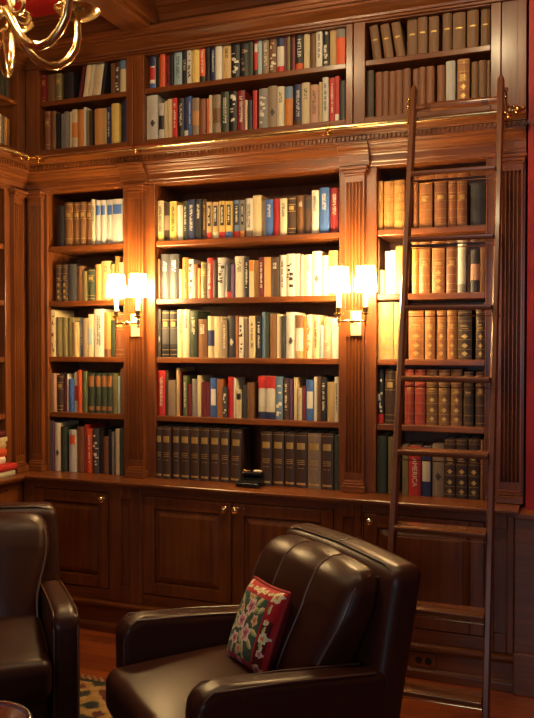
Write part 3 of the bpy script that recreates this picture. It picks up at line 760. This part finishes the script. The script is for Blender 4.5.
# ------------------------------------------------------------------ books
PAL = {'cr': ('cream', (.60,.48,.27)), 'wh': ('white', (.66,.61,.50)), 'iv': ('ivory', (.62,.54,.37)), 'ye': ('yellow', (.66,.46,.12)), 'ta': ('tan', (.50,.33,.14)),
 'to': ('tan orange', (.50,.24,.065)), 'or': ('orange', (.60,.20,.03)), 'ro': ('red orange', (.62,.09,.02)), 're': ('red', (.48,.025,.02)), 'dr': ('dark red', (.21,.015,.015)),
 'ma': ('maroon', (.13,.016,.02)), 'rb': ('reddish brown', (.20,.068,.023)), 'br': ('brown', (.17,.075,.026)), 'db': ('dark brown', (.055,.028,.017)), 'ob': ('orange brown', (.30,.11,.028)),
 'bk': ('black', (.014,.012,.013)), 'ch': ('charcoal', (.05,.047,.048)), 'gr': ('grey', (.21,.19,.165)), 'sl': ('slate grey', (.032,.030,.035)), 'sg': ('silver grey', (.48,.45,.40)),
 'ol': ('olive', (.19,.15,.055)), 'dg': ('dark green', (.034,.044,.024)), 'gn': ('green', (.11,.125,.05)), 'bd': ('brick red', (.30,.045,.028)), 'te': ('pale blue', (.30,.42,.46)), 'bl': ('blue', (.05,.12,.36)),
 'sb': ('steel blue', (.13,.21,.32)), 'nv': ('navy', (.018,.025,.085)), 'pu': ('purple', (.12,.05,.13)), 'tp': ('taupe', (.24,.17,.11)), 'pk': ('pink tan', (.52,.28,.18)), 'go': ('gold', (.52,.34,.09))}
def cmat(k): return plain('cover_'+PAL[k][0].replace(' ', '_'), PAL[k][1], .48, vary=.14)
INK = plain('dark_print', (.03,.02,.018), .5); INKW = plain('pale_print', (.74,.68,.52), .5); INKR = plain('red_print', (.5,.04,.03), .5)
LIGHTC = {'cr','wh','iv','ye','ta','sg','te','pk','or','to','go'}
NUM = ['', 'first', 'second', 'third', 'fourth', 'fifth', 'sixth', 'seventh', 'eighth', 'ninth', 'tenth', 'eleventh', 'twelfth', 'thirteenth', 'fourteenth', 'fifteenth', 'sixteenth', 'seventeenth', 'eighteenth']

def arc(w, hollow, bulge, off=0, n=6):
    """spine outline from left edge to right edge (x, y)"""
    return [(w*i/n, hollow - bulge*math.sin(PI*i/n) - off) for i in range(n+1)]
def strip(mb, w, bulge, z0, z1, off=.0006, a=0., b=1.):
    n = 6; P = [(w*(a+(b-a)*i/n), .004 - bulge*math.sin(PI*(a+(b-a)*i/n)) - off) for i in range(n+1)]
    Q = [(x, y+off+.0004) for x, y in P]
    k = n+1; v = [(x, y, z0) for x, y in P]+[(x, y, z1) for x, y in P]+[(x, y, z0) for x, y in Q]+[(x, y, z1) for x, y in Q]
    f = [(i, i+1, k+i+1, k+i) for i in range(n)]+[(k+i, k+i+1, 3*k+i+1, 3*k+i) for i in range(n)]+[(2*k+i, 2*k+i+1, i+1, i) for i in range(n)]
    f += [(0, k, 3*k, 2*k), (n, 2*k+n, 3*k+n, k+n)]
    return mb.add(v, f)
def letters(mb, w, bulge, z0, z1, rnd, rows=1, fill=.4):
    """illegible vertical title: short strokes across the spine"""
    rows_w = fill/rows
    for r_ in range(rows):
        a0 = .5-fill/2+r_*rows_w*1.08; z = z1
        while z > z0+.004:
            h = rnd.choice((.002, .003, .004)); 
            if rnd.random() > .16: strip(mb, w, bulge, z-h, z, .0008, a0+rows_w*rnd.choice((0, 0, .15)), a0+rows_w*rnd.choice((.95, .95, .7)))
            z -= h+.0024
    return mb
_words = {}
def word_mesh(txt, size):
    cu = bpy.data.curves.new('word', 'FONT'); cu.body = txt; cu.size = size; cu.extrude = .0003; cu.align_x = 'CENTER'; cu.align_y = 'CENTER'; cu.resolution_u = 3
    o = bpy.data.objects.new('word', cu); COL.objects.link(o)
    dg = bpy.context.evaluated_depsgraph_get(); me = bpy.data.meshes.new_from_object(o.evaluated_get(dg))
    bpy.data.objects.remove(o); bpy.data.curves.remove(cu); return me

def make_book(name, w, d, h, col, deco, rnd, leather=False):
    w = max(w, .006)
    bulge = min(.006, w*.16) if (leather or w > .028) else min(.0022, w*.08)
    t_ = min(.0025, w*.2)
    outer = [(0, d), (0, .004)] + arc(w, .004, bulge)[1:-1] + [(w, .004), (w, d)]
    inner = [(w-t_, d), (w-t_, .0075), (t_, .0075), (t_, d)]
    m = MB(); poly = outer+inner; n = len(poly); no = len(outer)
    v = [(x, y, 0) for x, y in poly]+[(x, y, h) for x, y in poly]; f = [(i, (i+1) % n, n+(i+1) % n, n+i) for i in range(n)]
    spn = list(range(1, no-1))
    for o_, rev in ((0, True), (n, False)):
        for q in ([0, 1, no+2, no+3], [1]+spn[1:]+[no+1, no+2][0:2], [no-2, no-1, no, no+1]):
            q = [o_+i for i in q]; f.append(tuple(reversed(q)) if rev else tuple(q))
    m.add(v, f)
    b = obj(name, m, cmat(col), world=False, smooth=False)
    obj('page_block', MB().box(t_+.0003, w-t_-.0003, .008, d-.003, .003, h-.003), PAGES, b, world=False)
    light = col in LIGHTC
    gm = MB(); im = MB()
    for dc in deco:
        k, _, a = dc.partition('.')
        z0, z1 = None, None
        if k == 'g':
            for q in (.06, .16, .62, .80, .95): strip(gm, w, bulge, h*q-.0012, h*q+.0012)
            strip(gm, w, bulge, h*.66, h*.76, .0006, .2, .8)
        elif k == 'r':      # raised bands and gilt ornaments
            for q in (.18, .36, .54, .72, .90): obj('raised_band', strip(MB(), w, bulge, h*q-.0025, h*q+.0025, .0022), cmat(col), b, world=False)
            for q in (.05, .185, .345, .375, .525, .555, .705, .735, .905, .96): strip(gm, w, bulge, h*q+.003, h*q+.0042, .0006)
            for q in (.115, .27, .45) if 'x' not in a else ():
                for s in range(-3, 4):
                    hw = .24*(1-abs(s)/3.6); strip(gm, w, bulge, h*q+s*.0032-.0016, h*q+s*.0032+.0016, .0006, .5-hw, .5+hw)
            letters(gm, w, bulge, h*.58, h*.69, rnd, 1, .6)
        elif k == 'v':      # dark set volumes: gilt crest, lines and number
            strip(gm, w, bulge, h*.955, h*.962); strip(gm, w, bulge, h*.05, h*.085, .0006, .12, .88); strip(gm, w, bulge, h*.70, h*.82, .0006, .16, .84)
            for q in (.50, .465, .43): strip(gm, w, bulge, h*q-.0015, h*q+.0015, .0006, .18, .82)
            strip(gm, w, bulge, h*.35, h*.36, .0006, .25, .42); strip(gm, w, bulge, h*.35, h*.36, .0006, .55, .75)
        elif k == 'd':      # dark green volumes: tan labels
            lm = MB(); strip(lm, w, bulge, h*.66, h*.93, .0006, .06, .94); strip(lm, w, bulge, h*.07, h*.17, .0006, .08, .92); obj('spine_label', lm, cmat('ob'), b, world=False)
        elif k in 'tT' and len(k) == 1:
            letters(gm if (a == 'g') else im, w, bulge, h*.22 if not a.isdigit() else h*float('.'+a), h*.86, rnd, 2 if w > .034 else 1, .4)
        elif k == 'o':
            lm = MB(); strip(lm, w, bulge, h*.34, h*.90, .0006, .2, .8); obj('spine_label', lm, INK, b, world=False)
            tm = MB(); letters(tm, w, bulge, h*.40, h*.84, rnd, 1, .3); [None for _ in ()]
            tm.v = [(x, y-.0006, z) for x, y, z in tm.v]; obj('title', tm, INKW, b, world=False)
        elif k in ('f', 'h', 'm', 'l', 'L'):
            lo, hi = {'f': (0, .17), 'h': (.70, .999), 'm': (.28, .66), 'l': (.66, .88), 'L': (.30, .72)}[k]
            lm = MB(); strip(lm, w, bulge, h*lo+.0004, h*hi, .0006, .0 if k in 'fhm' else .1, 1. if k in 'fhm' else .9)
            obj({'f': 'foot_band', 'h': 'head_band', 'm': 'spine_band', 'l': 'spine_label', 'L': 'spine_label'}[k], lm, cmat(a), b, world=False)
        elif k == 'n': strip(gm, w, bulge, h*.56, h*.60, .0006, .22, .78)
        elif k == 'e':
            lm = MB()
            for s in range(-3, 4): hw = .3*(1-abs(s)/4.5); strip(lm, w, bulge, h*.38+s*.005-.002, h*.38+s*.005+.002, .0008, .5-hw*rnd.uniform(.5, 1), .5+hw)
            obj('emblem', lm, INK if light or col in ('tp', 'gr') else INKW, b, world=False)
        elif k == 'p':      # pictorial: irregular patches
            lm = MB()
            for s in range(9):
                z = h*rnd.uniform(.08, .85); a0 = rnd.uniform(0, .5); strip(lm, w, bulge, z, z+h*rnd.uniform(.02, .08), .0006+.00005*s, a0, a0+rnd.uniform(.25, .5))
            obj('picture', lm, cmat(a) if a else (INK if light else INKW), b, world=False)
        elif k == 'w':
            txt, c = a.split('/'); me = word_mesh(txt, min(w*.74, h*(.80 if txt != 'AMERICA' else .66)/(.68*len(txt))))
            me.materials.append({'w': INKW, 'k': INK}[c])
            o = bpy.data.objects.new('title', me); COL.objects.link(o); o.parent = b
            # letters run down the spine, reading with the head turned right
            o.matrix_local = Matrix.Translation((w/2, .004-bulge-.0012, h*(.56 if txt != 'AMERICA' else .47))) @ Matrix.Rotation(R(90), 4, 'X') @ Matrix.Rotation(R(-90), 4, 'Z')
    if gm.v: obj('gilt_tooling', gm, GILT, b, world=False)
    if im.v: obj('title', im, INK if light else INKW, b, world=False)
    return b

DPH = {'t': 'with {} title', 'g': 'with gold bands', 'r': 'with raised bands', 'v': 'with gilt crest', 'd': 'with tan labels', 'o': 'with black label', 'f': 'with {} foot', 'h': 'with {} top', 'm': 'with {} band', 'l': 'with {} label', 'L': 'with {} label', 'n': 'with gold mark', 'e': 'with {} emblem', 'p': 'with pictures', 'w': 'with lettered spine'}
def phrase(col, deco):
    for dc in deco:
        k, _, a = dc.partition('.')
        if k == 'T': k = 't'
        if k in DPH:
            s = DPH[k]
            if '{}' in s: s = s.format(PAL[a][0] if k in 'fhmlL' else ('gold' if a == 'g' else ('dark' if col in LIGHTC or (k == 'e' and col in ('tp', 'gr')) else 'pale')))
            return s
    return ''
def place_label(i, n, shelf):
    if i == 1: return f'leftmost on {shelf}'
    if i == n: return f'rightmost on {shelf}'
    return f'{NUM[i]} from left on {shelf}' if i <= (n+1)//2 else f'{NUM[n+1-i]} from right on {shelf}'
def book_label(w, col, kind, deco, where):
    size = 'thin' if w < .023 else ('thick' if w > .055 else '')
    noun = {'book': 'book', 'leather_volume': 'leather volume', 'bound_volume': 'bound volume'}[kind]
    parts = [p for p in (size, PAL[col][0], noun, phrase(col, deco)) if p]
    s = ' '.join(parts)+', '+where
    if len(s.replace('-', ' ').split()) > 16: s = ' '.join(p for p in parts if p != size)+', '+where
    return s
LIM = {k: v[:2] for k, v in BAYS.items()}; LIM.update({k+'u': v[:2] for k, v in UP.items()})
def row(shelf, zbase, data, kind='book', Y=YF+.022, left=None):
    items = []
    for q in data.split(';'):
        q = q.split()
        if q: items.append(q)
    n = len(items); prev = -99
    for i, q in enumerate(items):
        x0, x1, top = float(q[0]), float(q[1]), float(q[2]); col = q[3]
        deco = [e for e in (q[4].split(',') if len(q) > 4 else []) if e != '-']; opts = q[5:] if len(q) > 5 else []
        k = kind; tilt = 0
        for e in opts:
            if e == 'L': k = 'leather_volume'
            elif e == 'V': k = 'bound_volume'
            elif e == 'B': k = 'book'
            elif e[0] == 'a': tilt = float(e[1:])
        xm, zt = atY((x0+x1)/2, top, Y)
        zy = 342-(zbase-EYE)*200
        a, _ = atY(x0, (top+zy)/2, Y); b, _ = atY(x1, (top+zy)/2, Y)
        lo, hi = LIM[shelf.split(' ')[0] if 'bookcase' in shelf else shelf.split(' ')[1]+'u']
        if not tilt: a = max(a, lo+.001); b = min(b, hi-.001)
        a = max(a, prev+.0004); w = b-a-.0008; h = zt-zbase-.001
        lim = {'u': UZT, 's': UZS}.get(left, 9)
        rnd = random.Random(int(x0*91+top*7))
        d = min(.235, max(.11, h*.72*rnd.uniform(.92, 1.05)))
        if tilt: d = min(d, .16)
        bk = make_book(k, w, d, h, col, deco, rnd, k != 'book')
        yj = rnd.uniform(-.005, .009)
        if tilt:
            bk.rotation_euler = (0, R(tilt), 0)
            # stands on its lower corner
            lift = w*math.sin(R(abs(tilt)))
            bk.location = (a, Y+yj, zbase+.0006+(lift if tilt > 0 else 0))
            if tilt < 0: bk.location.z = zbase+.0006
            prev = a+w/math.cos(R(tilt))
        else:
            bk.location = (a+.0004, Y+yj, zbase+.0006); prev = a+w+.0004
        tag(bk, book_label(w, col, k, deco, place_label(i+1, n, shelf)), {'book': 'book', 'leather_volume': 'leather book', 'bound_volume': 'bound book'}[k], 'books on '+shelf)
ZS = [z+TH for z in SHZ]   # shelf tops
MID = "middle bookcase's "
row(MID+'top shelf', ZS[3], '156.2 163.1 200.6 cr f.ye,T;163.1 168.7 202 db m.tp;168.9 175.8 201 ye T;176.6 182.2 205 wh;182.4 187.5 201 dg t;188 194.6 199.5 nv t;195 201.3 199 bk t.5;201.5 206.2 199 db t.g;'
 '206.7 211.8 202 ta o,f.re;212.2 218.4 202 ta o,f.iv;218.9 225.3 201 go o,f.re;225.7 231.9 201 go o,f.bl;232.4 239.5 200 sb o,f.re;239.9 244.2 200 gr o,f.or;'
 '244.6 252 198 wh f.tp,T;252.2 260.9 195 cr;261.5 265.2 200 tp;265.6 272.5 199.5 bl t.5;272.7 279.6 198.5 re;280 287 198.5 iv T.5;287.3 295.6 197 db g;296 303.8 195.5 br t.7;304.2 310.9 195.5 db l.sl;'
 '311.3 318.4 190 wh T.5;319.2 328.9 187.5 bl t.5;329.7 338 187.5 dr t.4')
row(MID+'second shelf', ZS[2], '156.2 159.7 259 br;160 168.7 254 sl t.6;169.3 178.7 254 sl t.6;179 182.2 269 ta;182.4 187.8 257.5 or t;188 192.7 259 wh p;192.9 197.8 264 rb;198 200.6 268 or;201 206.8 262 ol g;207.1 212.7 258 re t;'
 '213 216.5 260 db;216.9 224.5 257.5 sg p;225 230.5 263 sl f.re;231 233.9 264 pu;234.3 243.7 256 iv T.6;244 248.9 257 bk t;249.1 253.6 260 cr h.or;254 258.1 260 to;258.9 263.7 257 ma t;264.1 270.5 257 to;270.8 279.1 257.5 db t.7;'
 '279.5 285.5 255 wh T;285.8 294.1 253.5 wh p;294.3 299.7 253.5 wh;300.1 304 255 iv;304.4 311.3 254.5 wh T.6;311.7 320.9 251 wh e;321.3 327.8 255.5 iv;328.2 337.2 250.5 go m.ta,g')
row(MID+'third shelf', ZS[1], '155.6 160.3 309 ch e;161.6 168.7 310.5 bk m.ch,g;169.1 176.2 310.5 bk m.ch,g;176.6 182.8 309.5 cr T.5;183.2 189.3 309.5 iv T.6;189.9 197.2 311 dg t.5;197.4 206.8 319 br t.6;207.1 214.2 316 cr m.nv;214.4 221.9 316.5 cr;'
 '222.1 226.8 320 tp t;227.2 234.7 316.5 ch e;235.4 238.4 316.5 ob;238.8 242.9 317 wh p;243.1 248.5 318 tp;249.1 255.3 316 cr T;256.2 261.1 316 bk t;261.5 265.2 312 sb;265.4 268.2 312 dg;268.6 275.9 313.5 br;276.3 281 314 cr;281.3 285.1 316 sl;'
 '285.5 294.8 312 wh e;295.2 303.1 315 wh h.br,f.ta;303.4 306.1 316 or;306.4 311.9 314.5 iv p.or;312.4 319 315 cr T;319.4 323.3 325 te;323.7 330.6 317 pk p.cr;331.2 338.4 318 wh T.6')
row(MID+'fourth shelf', ZS[0], '156 157.9 372 db;158.2 165.2 370.5 re t.2;165.5 168 370 db;168.2 175.3 380 tp;175.7 179 368 ta;179.2 181 372 ma;183.3 187.1 375.5 gn t;187.5 191.2 384 ma;191.6 196.8 379 gr;197.2 200.6 375.5 cr;201.7 205.4 382 ma;205.6 209.4 382 ma;'
 '209.9 216.3 378 bl L.wh;216.9 222.7 379 ob;222.9 226.9 386.5 ch p;227.4 233.3 377 re;233.5 235.4 378 wh;236.2 241.4 390 cr l.bk;243.3 246.8 385 ch;247.2 253.8 382.5 br;257.7 266.3 376 iv h.re,f.nv,L.wh;266.6 275.3 376 iv h.re,f.nv,L.wh;275.9 282.8 376.5 sb p;283.4 289 378 db t;'
 '289.2 292.2 379 pu;293.7 296.9 377.5 cr;297.6 301.6 388 iv g;301.9 305.3 386 ma;305.9 313.5 380 bl L.wh;313.9 316.5 377 wh;317.1 320.3 376 br;320.7 326.5 377 bk t;327 334.2 382 ta;334.5 338.6 377 iv T')
ZL = LEDGE
row(MID+'bottom shelf', ZL, '155.6 161.6 426.5 db v;162.2 170.6 426.7 db v;171.5 179 427 db v;179.6 189 427.2 db v;189.5 198.9 427.6 db v;199.5 208.7 428 db v;209.3 219 428.4 db v;219.4 228.6 429 db v;229.4 239.6 430 db v a2.2;'
 '260.9 271.6 432 db v;272.2 283.4 432.4 db v;284 294.4 432.8 db v;295 306.6 433.2 db v;307.2 320.6 433.6 tp v;321.2 333.2 434 db v;334 338.8 435 dg -', 'bound_volume', YF-.005)
LFT = "left bookcase's "
row(LFT+'top shelf', ZS[3], '57.2 64.2 206 bk;64.8 72 202.5 br g V;72.4 79.1 202.3 br g V;79.4 85.2 202 br g V;85.5 90.6 202 br g V;91.1 94.3 199 iv T.5;94.9 99.8 200 sg l.bl;100.2 105.4 200 sg l.bl;105.7 111.6 199.5 sg l.bl;112.1 122.6 199 sg l.bl')
row(LFT+'second shelf', ZS[2], '54.8 60.6 264.5 db r V;61.1 67 264.5 db r V;67.5 75.7 264 ch;76.2 82.8 266 br;83.5 86.8 271 ol;87.2 94.3 269 dg g;94.8 100.7 264 to;101 110.1 261 ta T.7;110.4 114 264 gn;114.5 117.8 256 ob;118.4 123.4 262 ta')
row(LFT+'third shelf', ZS[1], '48.3 54.8 310 cr p.br;55.2 61 317 ol;61.2 66.6 317 ol;67 72.4 317.4 ol;72.9 78.4 322 ta;78.8 81.8 318 sb t;82.1 87.2 318 tp;87.5 91.9 314 cr m.te;93.2 102.7 309 wh T;103 109.9 312 to f.br;110.3 114.1 320 dg;114.5 123.3 312 rb g')
row(LFT+'fourth shelf', ZS[0], '48.3 51.8 373 ol;52.1 56.5 373.5 pk;56.9 63.1 375 db g;63.4 66.1 378 ma;66.3 68 374 wh;68.3 73 379 bl;73.4 77.1 372 cr m.re;77.2 81.6 370 ro;82 87.2 371 gn;88.2 94.4 373 dg d V;94.8 100.3 373 dg d V;100.7 106.4 373 dg d V;106.7 112.6 373 dg d V;113 116.8 373 ol;117 118.9 376 te;119.4 123.4 369 br')
row(LFT+'bottom shelf', ZL, '48.3 51.1 421 gn;51.5 53.5 421 pu;53.8 59.9 423 iv e;60.2 66.6 427 dg;69 75.9 430 sg l.ro;76.2 83.3 427 rb;83.8 87.2 425 re;87.5 91.2 429 ro t;91.9 98.1 429 ch p;98.5 102 430 bk;102.4 107.7 437 rb;108.1 110.4 430 bk;110.8 113.1 432 gr;115 118.9 429 cr;119.2 123.2 429 dg', Y=YF+.0)
RGT = "right bookcase's "
row(RGT+'top shelf', ZS[3], '377.4 382.9 181 to r.x;383.6 393.4 181 to r.x;394.1 404.4 180 to r.x;413.8 418 182 rb;418.5 432 182 ob r.x;434.4 446.5 181 rb r.x;447.3 456.6 181 rb r.x;457.1 467.2 181 rb r.x;470.5 485 183 bk -', 'leather_volume')
row(RGT+'second shelf', ZS[2], '377.2 379.4 239 br;379.8 384.3 270 ye;384.6 389.7 251 wh;389.9 395 250 wh;395.3 404.6 246 to r.x L;411.7 418.5 247 or r.x L;418.9 429.9 247 ob r.x L;431.8 444.4 248 ob r L;446.1 456.6 246 rb r.x L;457.6 466 244 wh f.gr;466.7 469.7 254 br;470.2 479.4 249 ch m.pk;479.7 485 247 br')
row(RGT+'third shelf', ZS[1], '377.6 392.7 302 ta r;393.4 402.6 302 ta r;408.6 423.8 308 ob r;424.8 435.1 308 ob r;436 446.1 308 ob r;446.8 456.6 308 ob r;457.6 471.8 308 db r;475.8 485 308 db r', 'leather_volume')
row(RGT+'fourth shelf', ZS[0], '377.2 383.3 369 bk p,f.re B;384.5 394.6 369 db g B;395.3 402 371 br - B;404.6 413.8 369 bd r.x;414.5 425.2 369 bd r.x;426.2 437.4 369 br r;438.4 449.6 369 br r;450.5 462 369 br r;463.6 473.5 371 db r.x;475.3 485 371 db r.x', 'leather_volume')
row(RGT+'bottom shelf', ZL, '377.2 386.4 436 dg -;387.6 394.4 437 ol -;402.3 408.2 445 ol -;408.6 420.8 446 re w.AMERICA/w;421.3 431.3 447 nv L.iv;432 443.7 444 tp e;444.4 455.4 439 db r L;456.1 467.4 439 db r L;468.3 479.6 439 db r L;480.4 485.2 440 br - L', Y=YF+.0)
ZU0 = UZ0-.002; ZU1 = UZS+.028
row('upper left cabinet top shelf', ZU1, '40.9 45.4 75 dr g;45.9 53.8 74 br;54.3 60.3 73 ol g;62.8 72.5 72 bk;77.5 80.2 62 ma - a10;82.5 87 59 cr - a9;87.2 91.2 58.6 iv - a9;91.4 95.4 58.2 cr - a9;95.6 99.6 57.8 iv - a9;99.8 103 57.5 bk - a9;110.4 114.3 63 br;114.7 119.3 62 db p;119.9 125.6 59 cr h.sb')
row('upper left cabinet bottom shelf', ZU0, '44 49.7 111 rb g;50.6 55.3 111 br;55.7 59.4 113 bk;60 64 113 gr;64.5 68.4 111.5 gr;68.8 70.8 111 cr;71.2 76.4 109 cr m.or;76.8 82.4 109 or;83 85.8 107 wh;86.2 89 110 ol;89.2 91.8 110 db;94 103 108.5 to;103.4 106.4 108 ta;106.8 110.5 107 nv t;111.5 119 103.5 ye;120.3 122.7 101 bk;123.1 125.8 99 nv')
row('upper middle cabinet top shelf', ZU1, '149 154.2 56 wh h.nv,f.bl,m.re;155 159.2 57 bk;159.5 164.9 54 ro;165.1 169 55 dr p.bk;169.2 173 54 bk;173.3 181.6 51.5 te t;182.1 186.9 50 bk w.UTAH/w;187.2 191.5 49 wh p;191.9 199 48 ye;199.2 204.6 46 ro f.bk,t;205.5 209.7 47 bk;209.9 214.5 45 nv t;215.3 221.8 45 wh;222 229.9 43 ta T.6;230.8 239.3 41 bk p;239.6 247.8 42 bk p.tp;'
 '248.2 252.8 41 dg;253.4 257.1 39 re f.bk,l.wh;257.5 261.4 38 te;261.8 268.4 37 tp t;268.8 276 36 br p;276.7 283.9 35 wh h.nv,f.re,m.wh;284.3 286.4 34 ma;286.8 290 33 ol;290.7 294.4 32 ma;295.2 302.8 31 bk w.HITLER/w,f.ro;303.4 309.4 31 cr;310 315.6 30 br;316.2 322.4 29 wh T;322.8 329 28 bk p;329.6 335.8 29 ta;336.2 345.2 26 ro h.gr')
row('upper middle cabinet bottom shelf', ZU0, '144.9 146.9 96 cr;147.3 157.1 95 sg e;158.1 163.6 103 sg m.bk;164.2 167.1 101 cr;167.5 171.9 99 cr;172.3 177 98 re t;177.4 183.3 98 bk t.3;183.7 187.8 97 nv f.wh;188.2 191.5 96 bl t;192.1 199 98 tp m.to;199.4 205.5 99 rb;205.9 208.4 98 ro;208.8 212 95 cr;212.8 220.6 95 tp m.br;221 228.9 92 dg t;229.3 236.4 91 bk p;'
 '236.8 244.2 90 dr t;245 247.4 100 cr;247.8 252 100 sl;252.4 256.5 90 re;258.1 267 88 gr p;267.4 276.5 85.5 tp e;276.7 283.7 86 iv T.6;284.3 292.2 86 or h.sb;293.6 301.2 84 nv t,f.db;301.4 309.5 82.5 cr T.6;310 318.3 84.5 pk T;318.9 322 82 ta;322.5 328.6 77.5 wh T;329 334.2 77 re t;334.6 338.9 75.5 re f.wh;339.3 345.4 80 ch -')
row('upper right cabinet top shelf', ZU1, '373.2 381.6 25 br n a-7;384.5 393.4 23 br n a-8;396.2 405.2 21 br n a-9;406.7 416.9 18 br n;417.7 427.4 17 br n;428.7 438.7 15.5 br n;442.6 451.8 13.5 br n;452.6 465.4 12 br n;467 478.5 10 br n;480.6 489.8 7.5 br n', 'bound_volume')
row('upper right cabinet bottom shelf', ZU0, '366 373.6 70 db -;375.2 381.8 71.5 rb -;382 388.3 71 rb -;388.6 394.9 70.5 rb -;395.1 402 69.5 rb -;402.2 410.3 68 rb -;412.4 418.5 68 rb -;418.7 425.5 67 rb -;426.1 434.2 66 rb -;436.8 444.4 64.5 rb -;445.7 455.2 61 sg -;457 469.3 58.5 ob r;471.2 478 61 br -;478.5 486.6 60 br -;486.9 489.8 60 br -', 'bound_volume')

# ---- books on the left side wall (spines face into the room)
def side_row(shelf, zbase, spec):
    n = len(spec); y = None
    for i, (y0, y1, h, col) in enumerate(spec):
        rnd = random.Random(i*13+int(h*1000)); w = y1-y0-.001
        b = make_book('book', w, .17, h, col, [], rnd)
        b.rotation_euler = (0, 0, R(90)); b.location = (X0-.02, y0, zbase+.0006)
        tag(b, book_label(w, col, 'book', [], place_label(i+1, n, shelf)), 'book', 'books on '+shelf)
side_row('left side wall upper cabinet top shelf', UZS+.022, [(3.41, 3.45, .15, 'dr'), (3.452, 3.49, .16, 're'), (3.492, 3.525, .15, 're'), (3.53, 3.56, .165, 'db'), (3.562, 3.60, .165, 'dg'), (3.602, 3.64, .16, 'db')])
side_row('left side wall upper cabinet bottom shelf', ZU0, [(3.44, 3.475, .19, 'ol'), (3.48, 3.50, .20, 'db'), (3.502, 3.525, .18, 'tp'), (3.54, 3.56, .17, 'cr'), (3.562, 3.585, .165, 'gr'), (3.587, 3.61, .165, 'to'), (3.613, 3.63, .16, 'br')])
for q, z in enumerate(ZS[:1]):
    side_row("left side wall bookcase's lowest full shelf", z, [(3.36, 3.395, .21, 'ol'), (3.40, 3.43, .22, 'gr'), (3.435, 3.465, .21, 'tp'), (3.47, 3.50, .20, 'gr'), (3.505, 3.53, .2, 'ol')])
# lying stack on the side ledge
zz = LEDGE+.0005
def lying(col, y0, y1, x0, x1, th, lab):
    global zz
    rnd = random.Random(3); b = make_book('book', th, x1-x0, y1-y0, col, [], rnd)
    # local x -> up, local z -> along +Y, spine (local -y) -> +X
    b.matrix_world = Matrix(((0, -1, 0, x1), (0, 0, 1, y0), (1, 0, 0, zz), (0, 0, 0, 1)))
    zz += th+.0008
    tag(b, lab, 'book', 'books lying in a pile on the side ledge')
lying('iv', 3.30, 3.542, -2.99, -2.80, .032, 'wide cream book lying at the bottom of the pile on the left ledge')
lying('re', 3.29, 3.5515, -2.99, -2.795, .034, 'wide red book lying second from bottom of the left ledge pile')
lying('wh', 3.27, 3.520, -3.00, -2.845, .036, 'white book lying in the left pile just above the wide red one')
lying('ro', 3.27, 3.528, -3.00, -2.845, .045, 'red orange book lying in the middle of the left ledge pile')
lying('ta', 3.27, 3.524, -3.00, -2.845, .034, 'tan book lying third from top of the left ledge pile')
lying('cr', 3.27, 3.538, -3.00, -2.845, .026, 'cream book lying second from top of the left ledge pile')
lying('ma', 3.27, 3.522, -3.00, -2.845, .034, 'maroon book lying on top of the left ledge pile')

# ------------------------------------------------------------------ light and camera
def area(name, loc, rot, sx, sy, e, col):
    l = bpy.data.lights.new(name, 'AREA'); l.shape = 'RECTANGLE'; l.size = sx; l.size_y = sy; l.energy = e; l.color = col
    o = bpy.data.objects.new(name, l); COL.objects.link(o); o.location = loc; o.rotation_euler = rot; return o
area('window_daylight', ((WXA+WXB)/2, -3.05, (WZ0+WZ1)/2), (R(90), 0, 0), WXB-WXA, WZ1-WZ0, 30, (.78, .87, 1))
LENS = emit('downlight_lens', (1, .85, .66), 25)
def downlight(x, y, e, lab):
    t = thing('downlight', lab, 'light', (x, y, CEIL-.02), 0, 'ceiling downlights')
    obj('trim_ring', MB().lathe([(.052, CEIL-.0005), (.075, CEIL-.0005), (.073, CEIL-.006), (.055, CEIL-.008), (.052, CEIL-.0005)], (x, y, 0), 28), BRASSD, t, smooth=True)
    obj('lens', MB().lathe([(.05, CEIL-.001), (.05, CEIL-.003)], (x, y, 0), 24), LENS, t)
    l = bpy.data.lights.new('downlight_beam', 'SPOT'); l.energy = e; l.color = (1, .74, .38); l.spot_size = R(178); l.spot_blend = .12; l.shadow_soft_size = .05
    o = bpy.data.objects.new('downlight_beam', l); COL.objects.link(o); o.location = (x, y, CEIL-.03)
downlight(-.35, 2.55, 26, 'recessed ceiling downlight nearest the ladder'); downlight(-1.30, 2.55, 24, 'recessed ceiling downlight before the middle bay'); downlight(-2.45, 2.5, 17, 'recessed ceiling downlight over the left armchair')
W = bpy.data.worlds.new('world'); S.world = W; W.use_nodes = True
W.node_tree.nodes['Background'].inputs[0].default_value = (.55, .65, .9, 1); W.node_tree.nodes['Background'].inputs[1].default_value = .4
cam = bpy.data.cameras.new('camera'); co = bpy.data.objects.new('camera', cam); COL.objects.link(co); S.camera = co
co.location = (0, 0, EYE); co.rotation_euler = (R(90)-PIT, 0, YAW)
cam.sensor_fit = 'HORIZONTAL'; cam.sensor_width = 36; cam.lens = CF/534*36; cam.clip_start = .05
S.view_settings.view_transform = 'Standard'; S.view_settings.look = 'None'; S.view_settings.gamma = 1; S.view_settings.use_curve_mapping = False
S.view_settings.exposure = 0.12
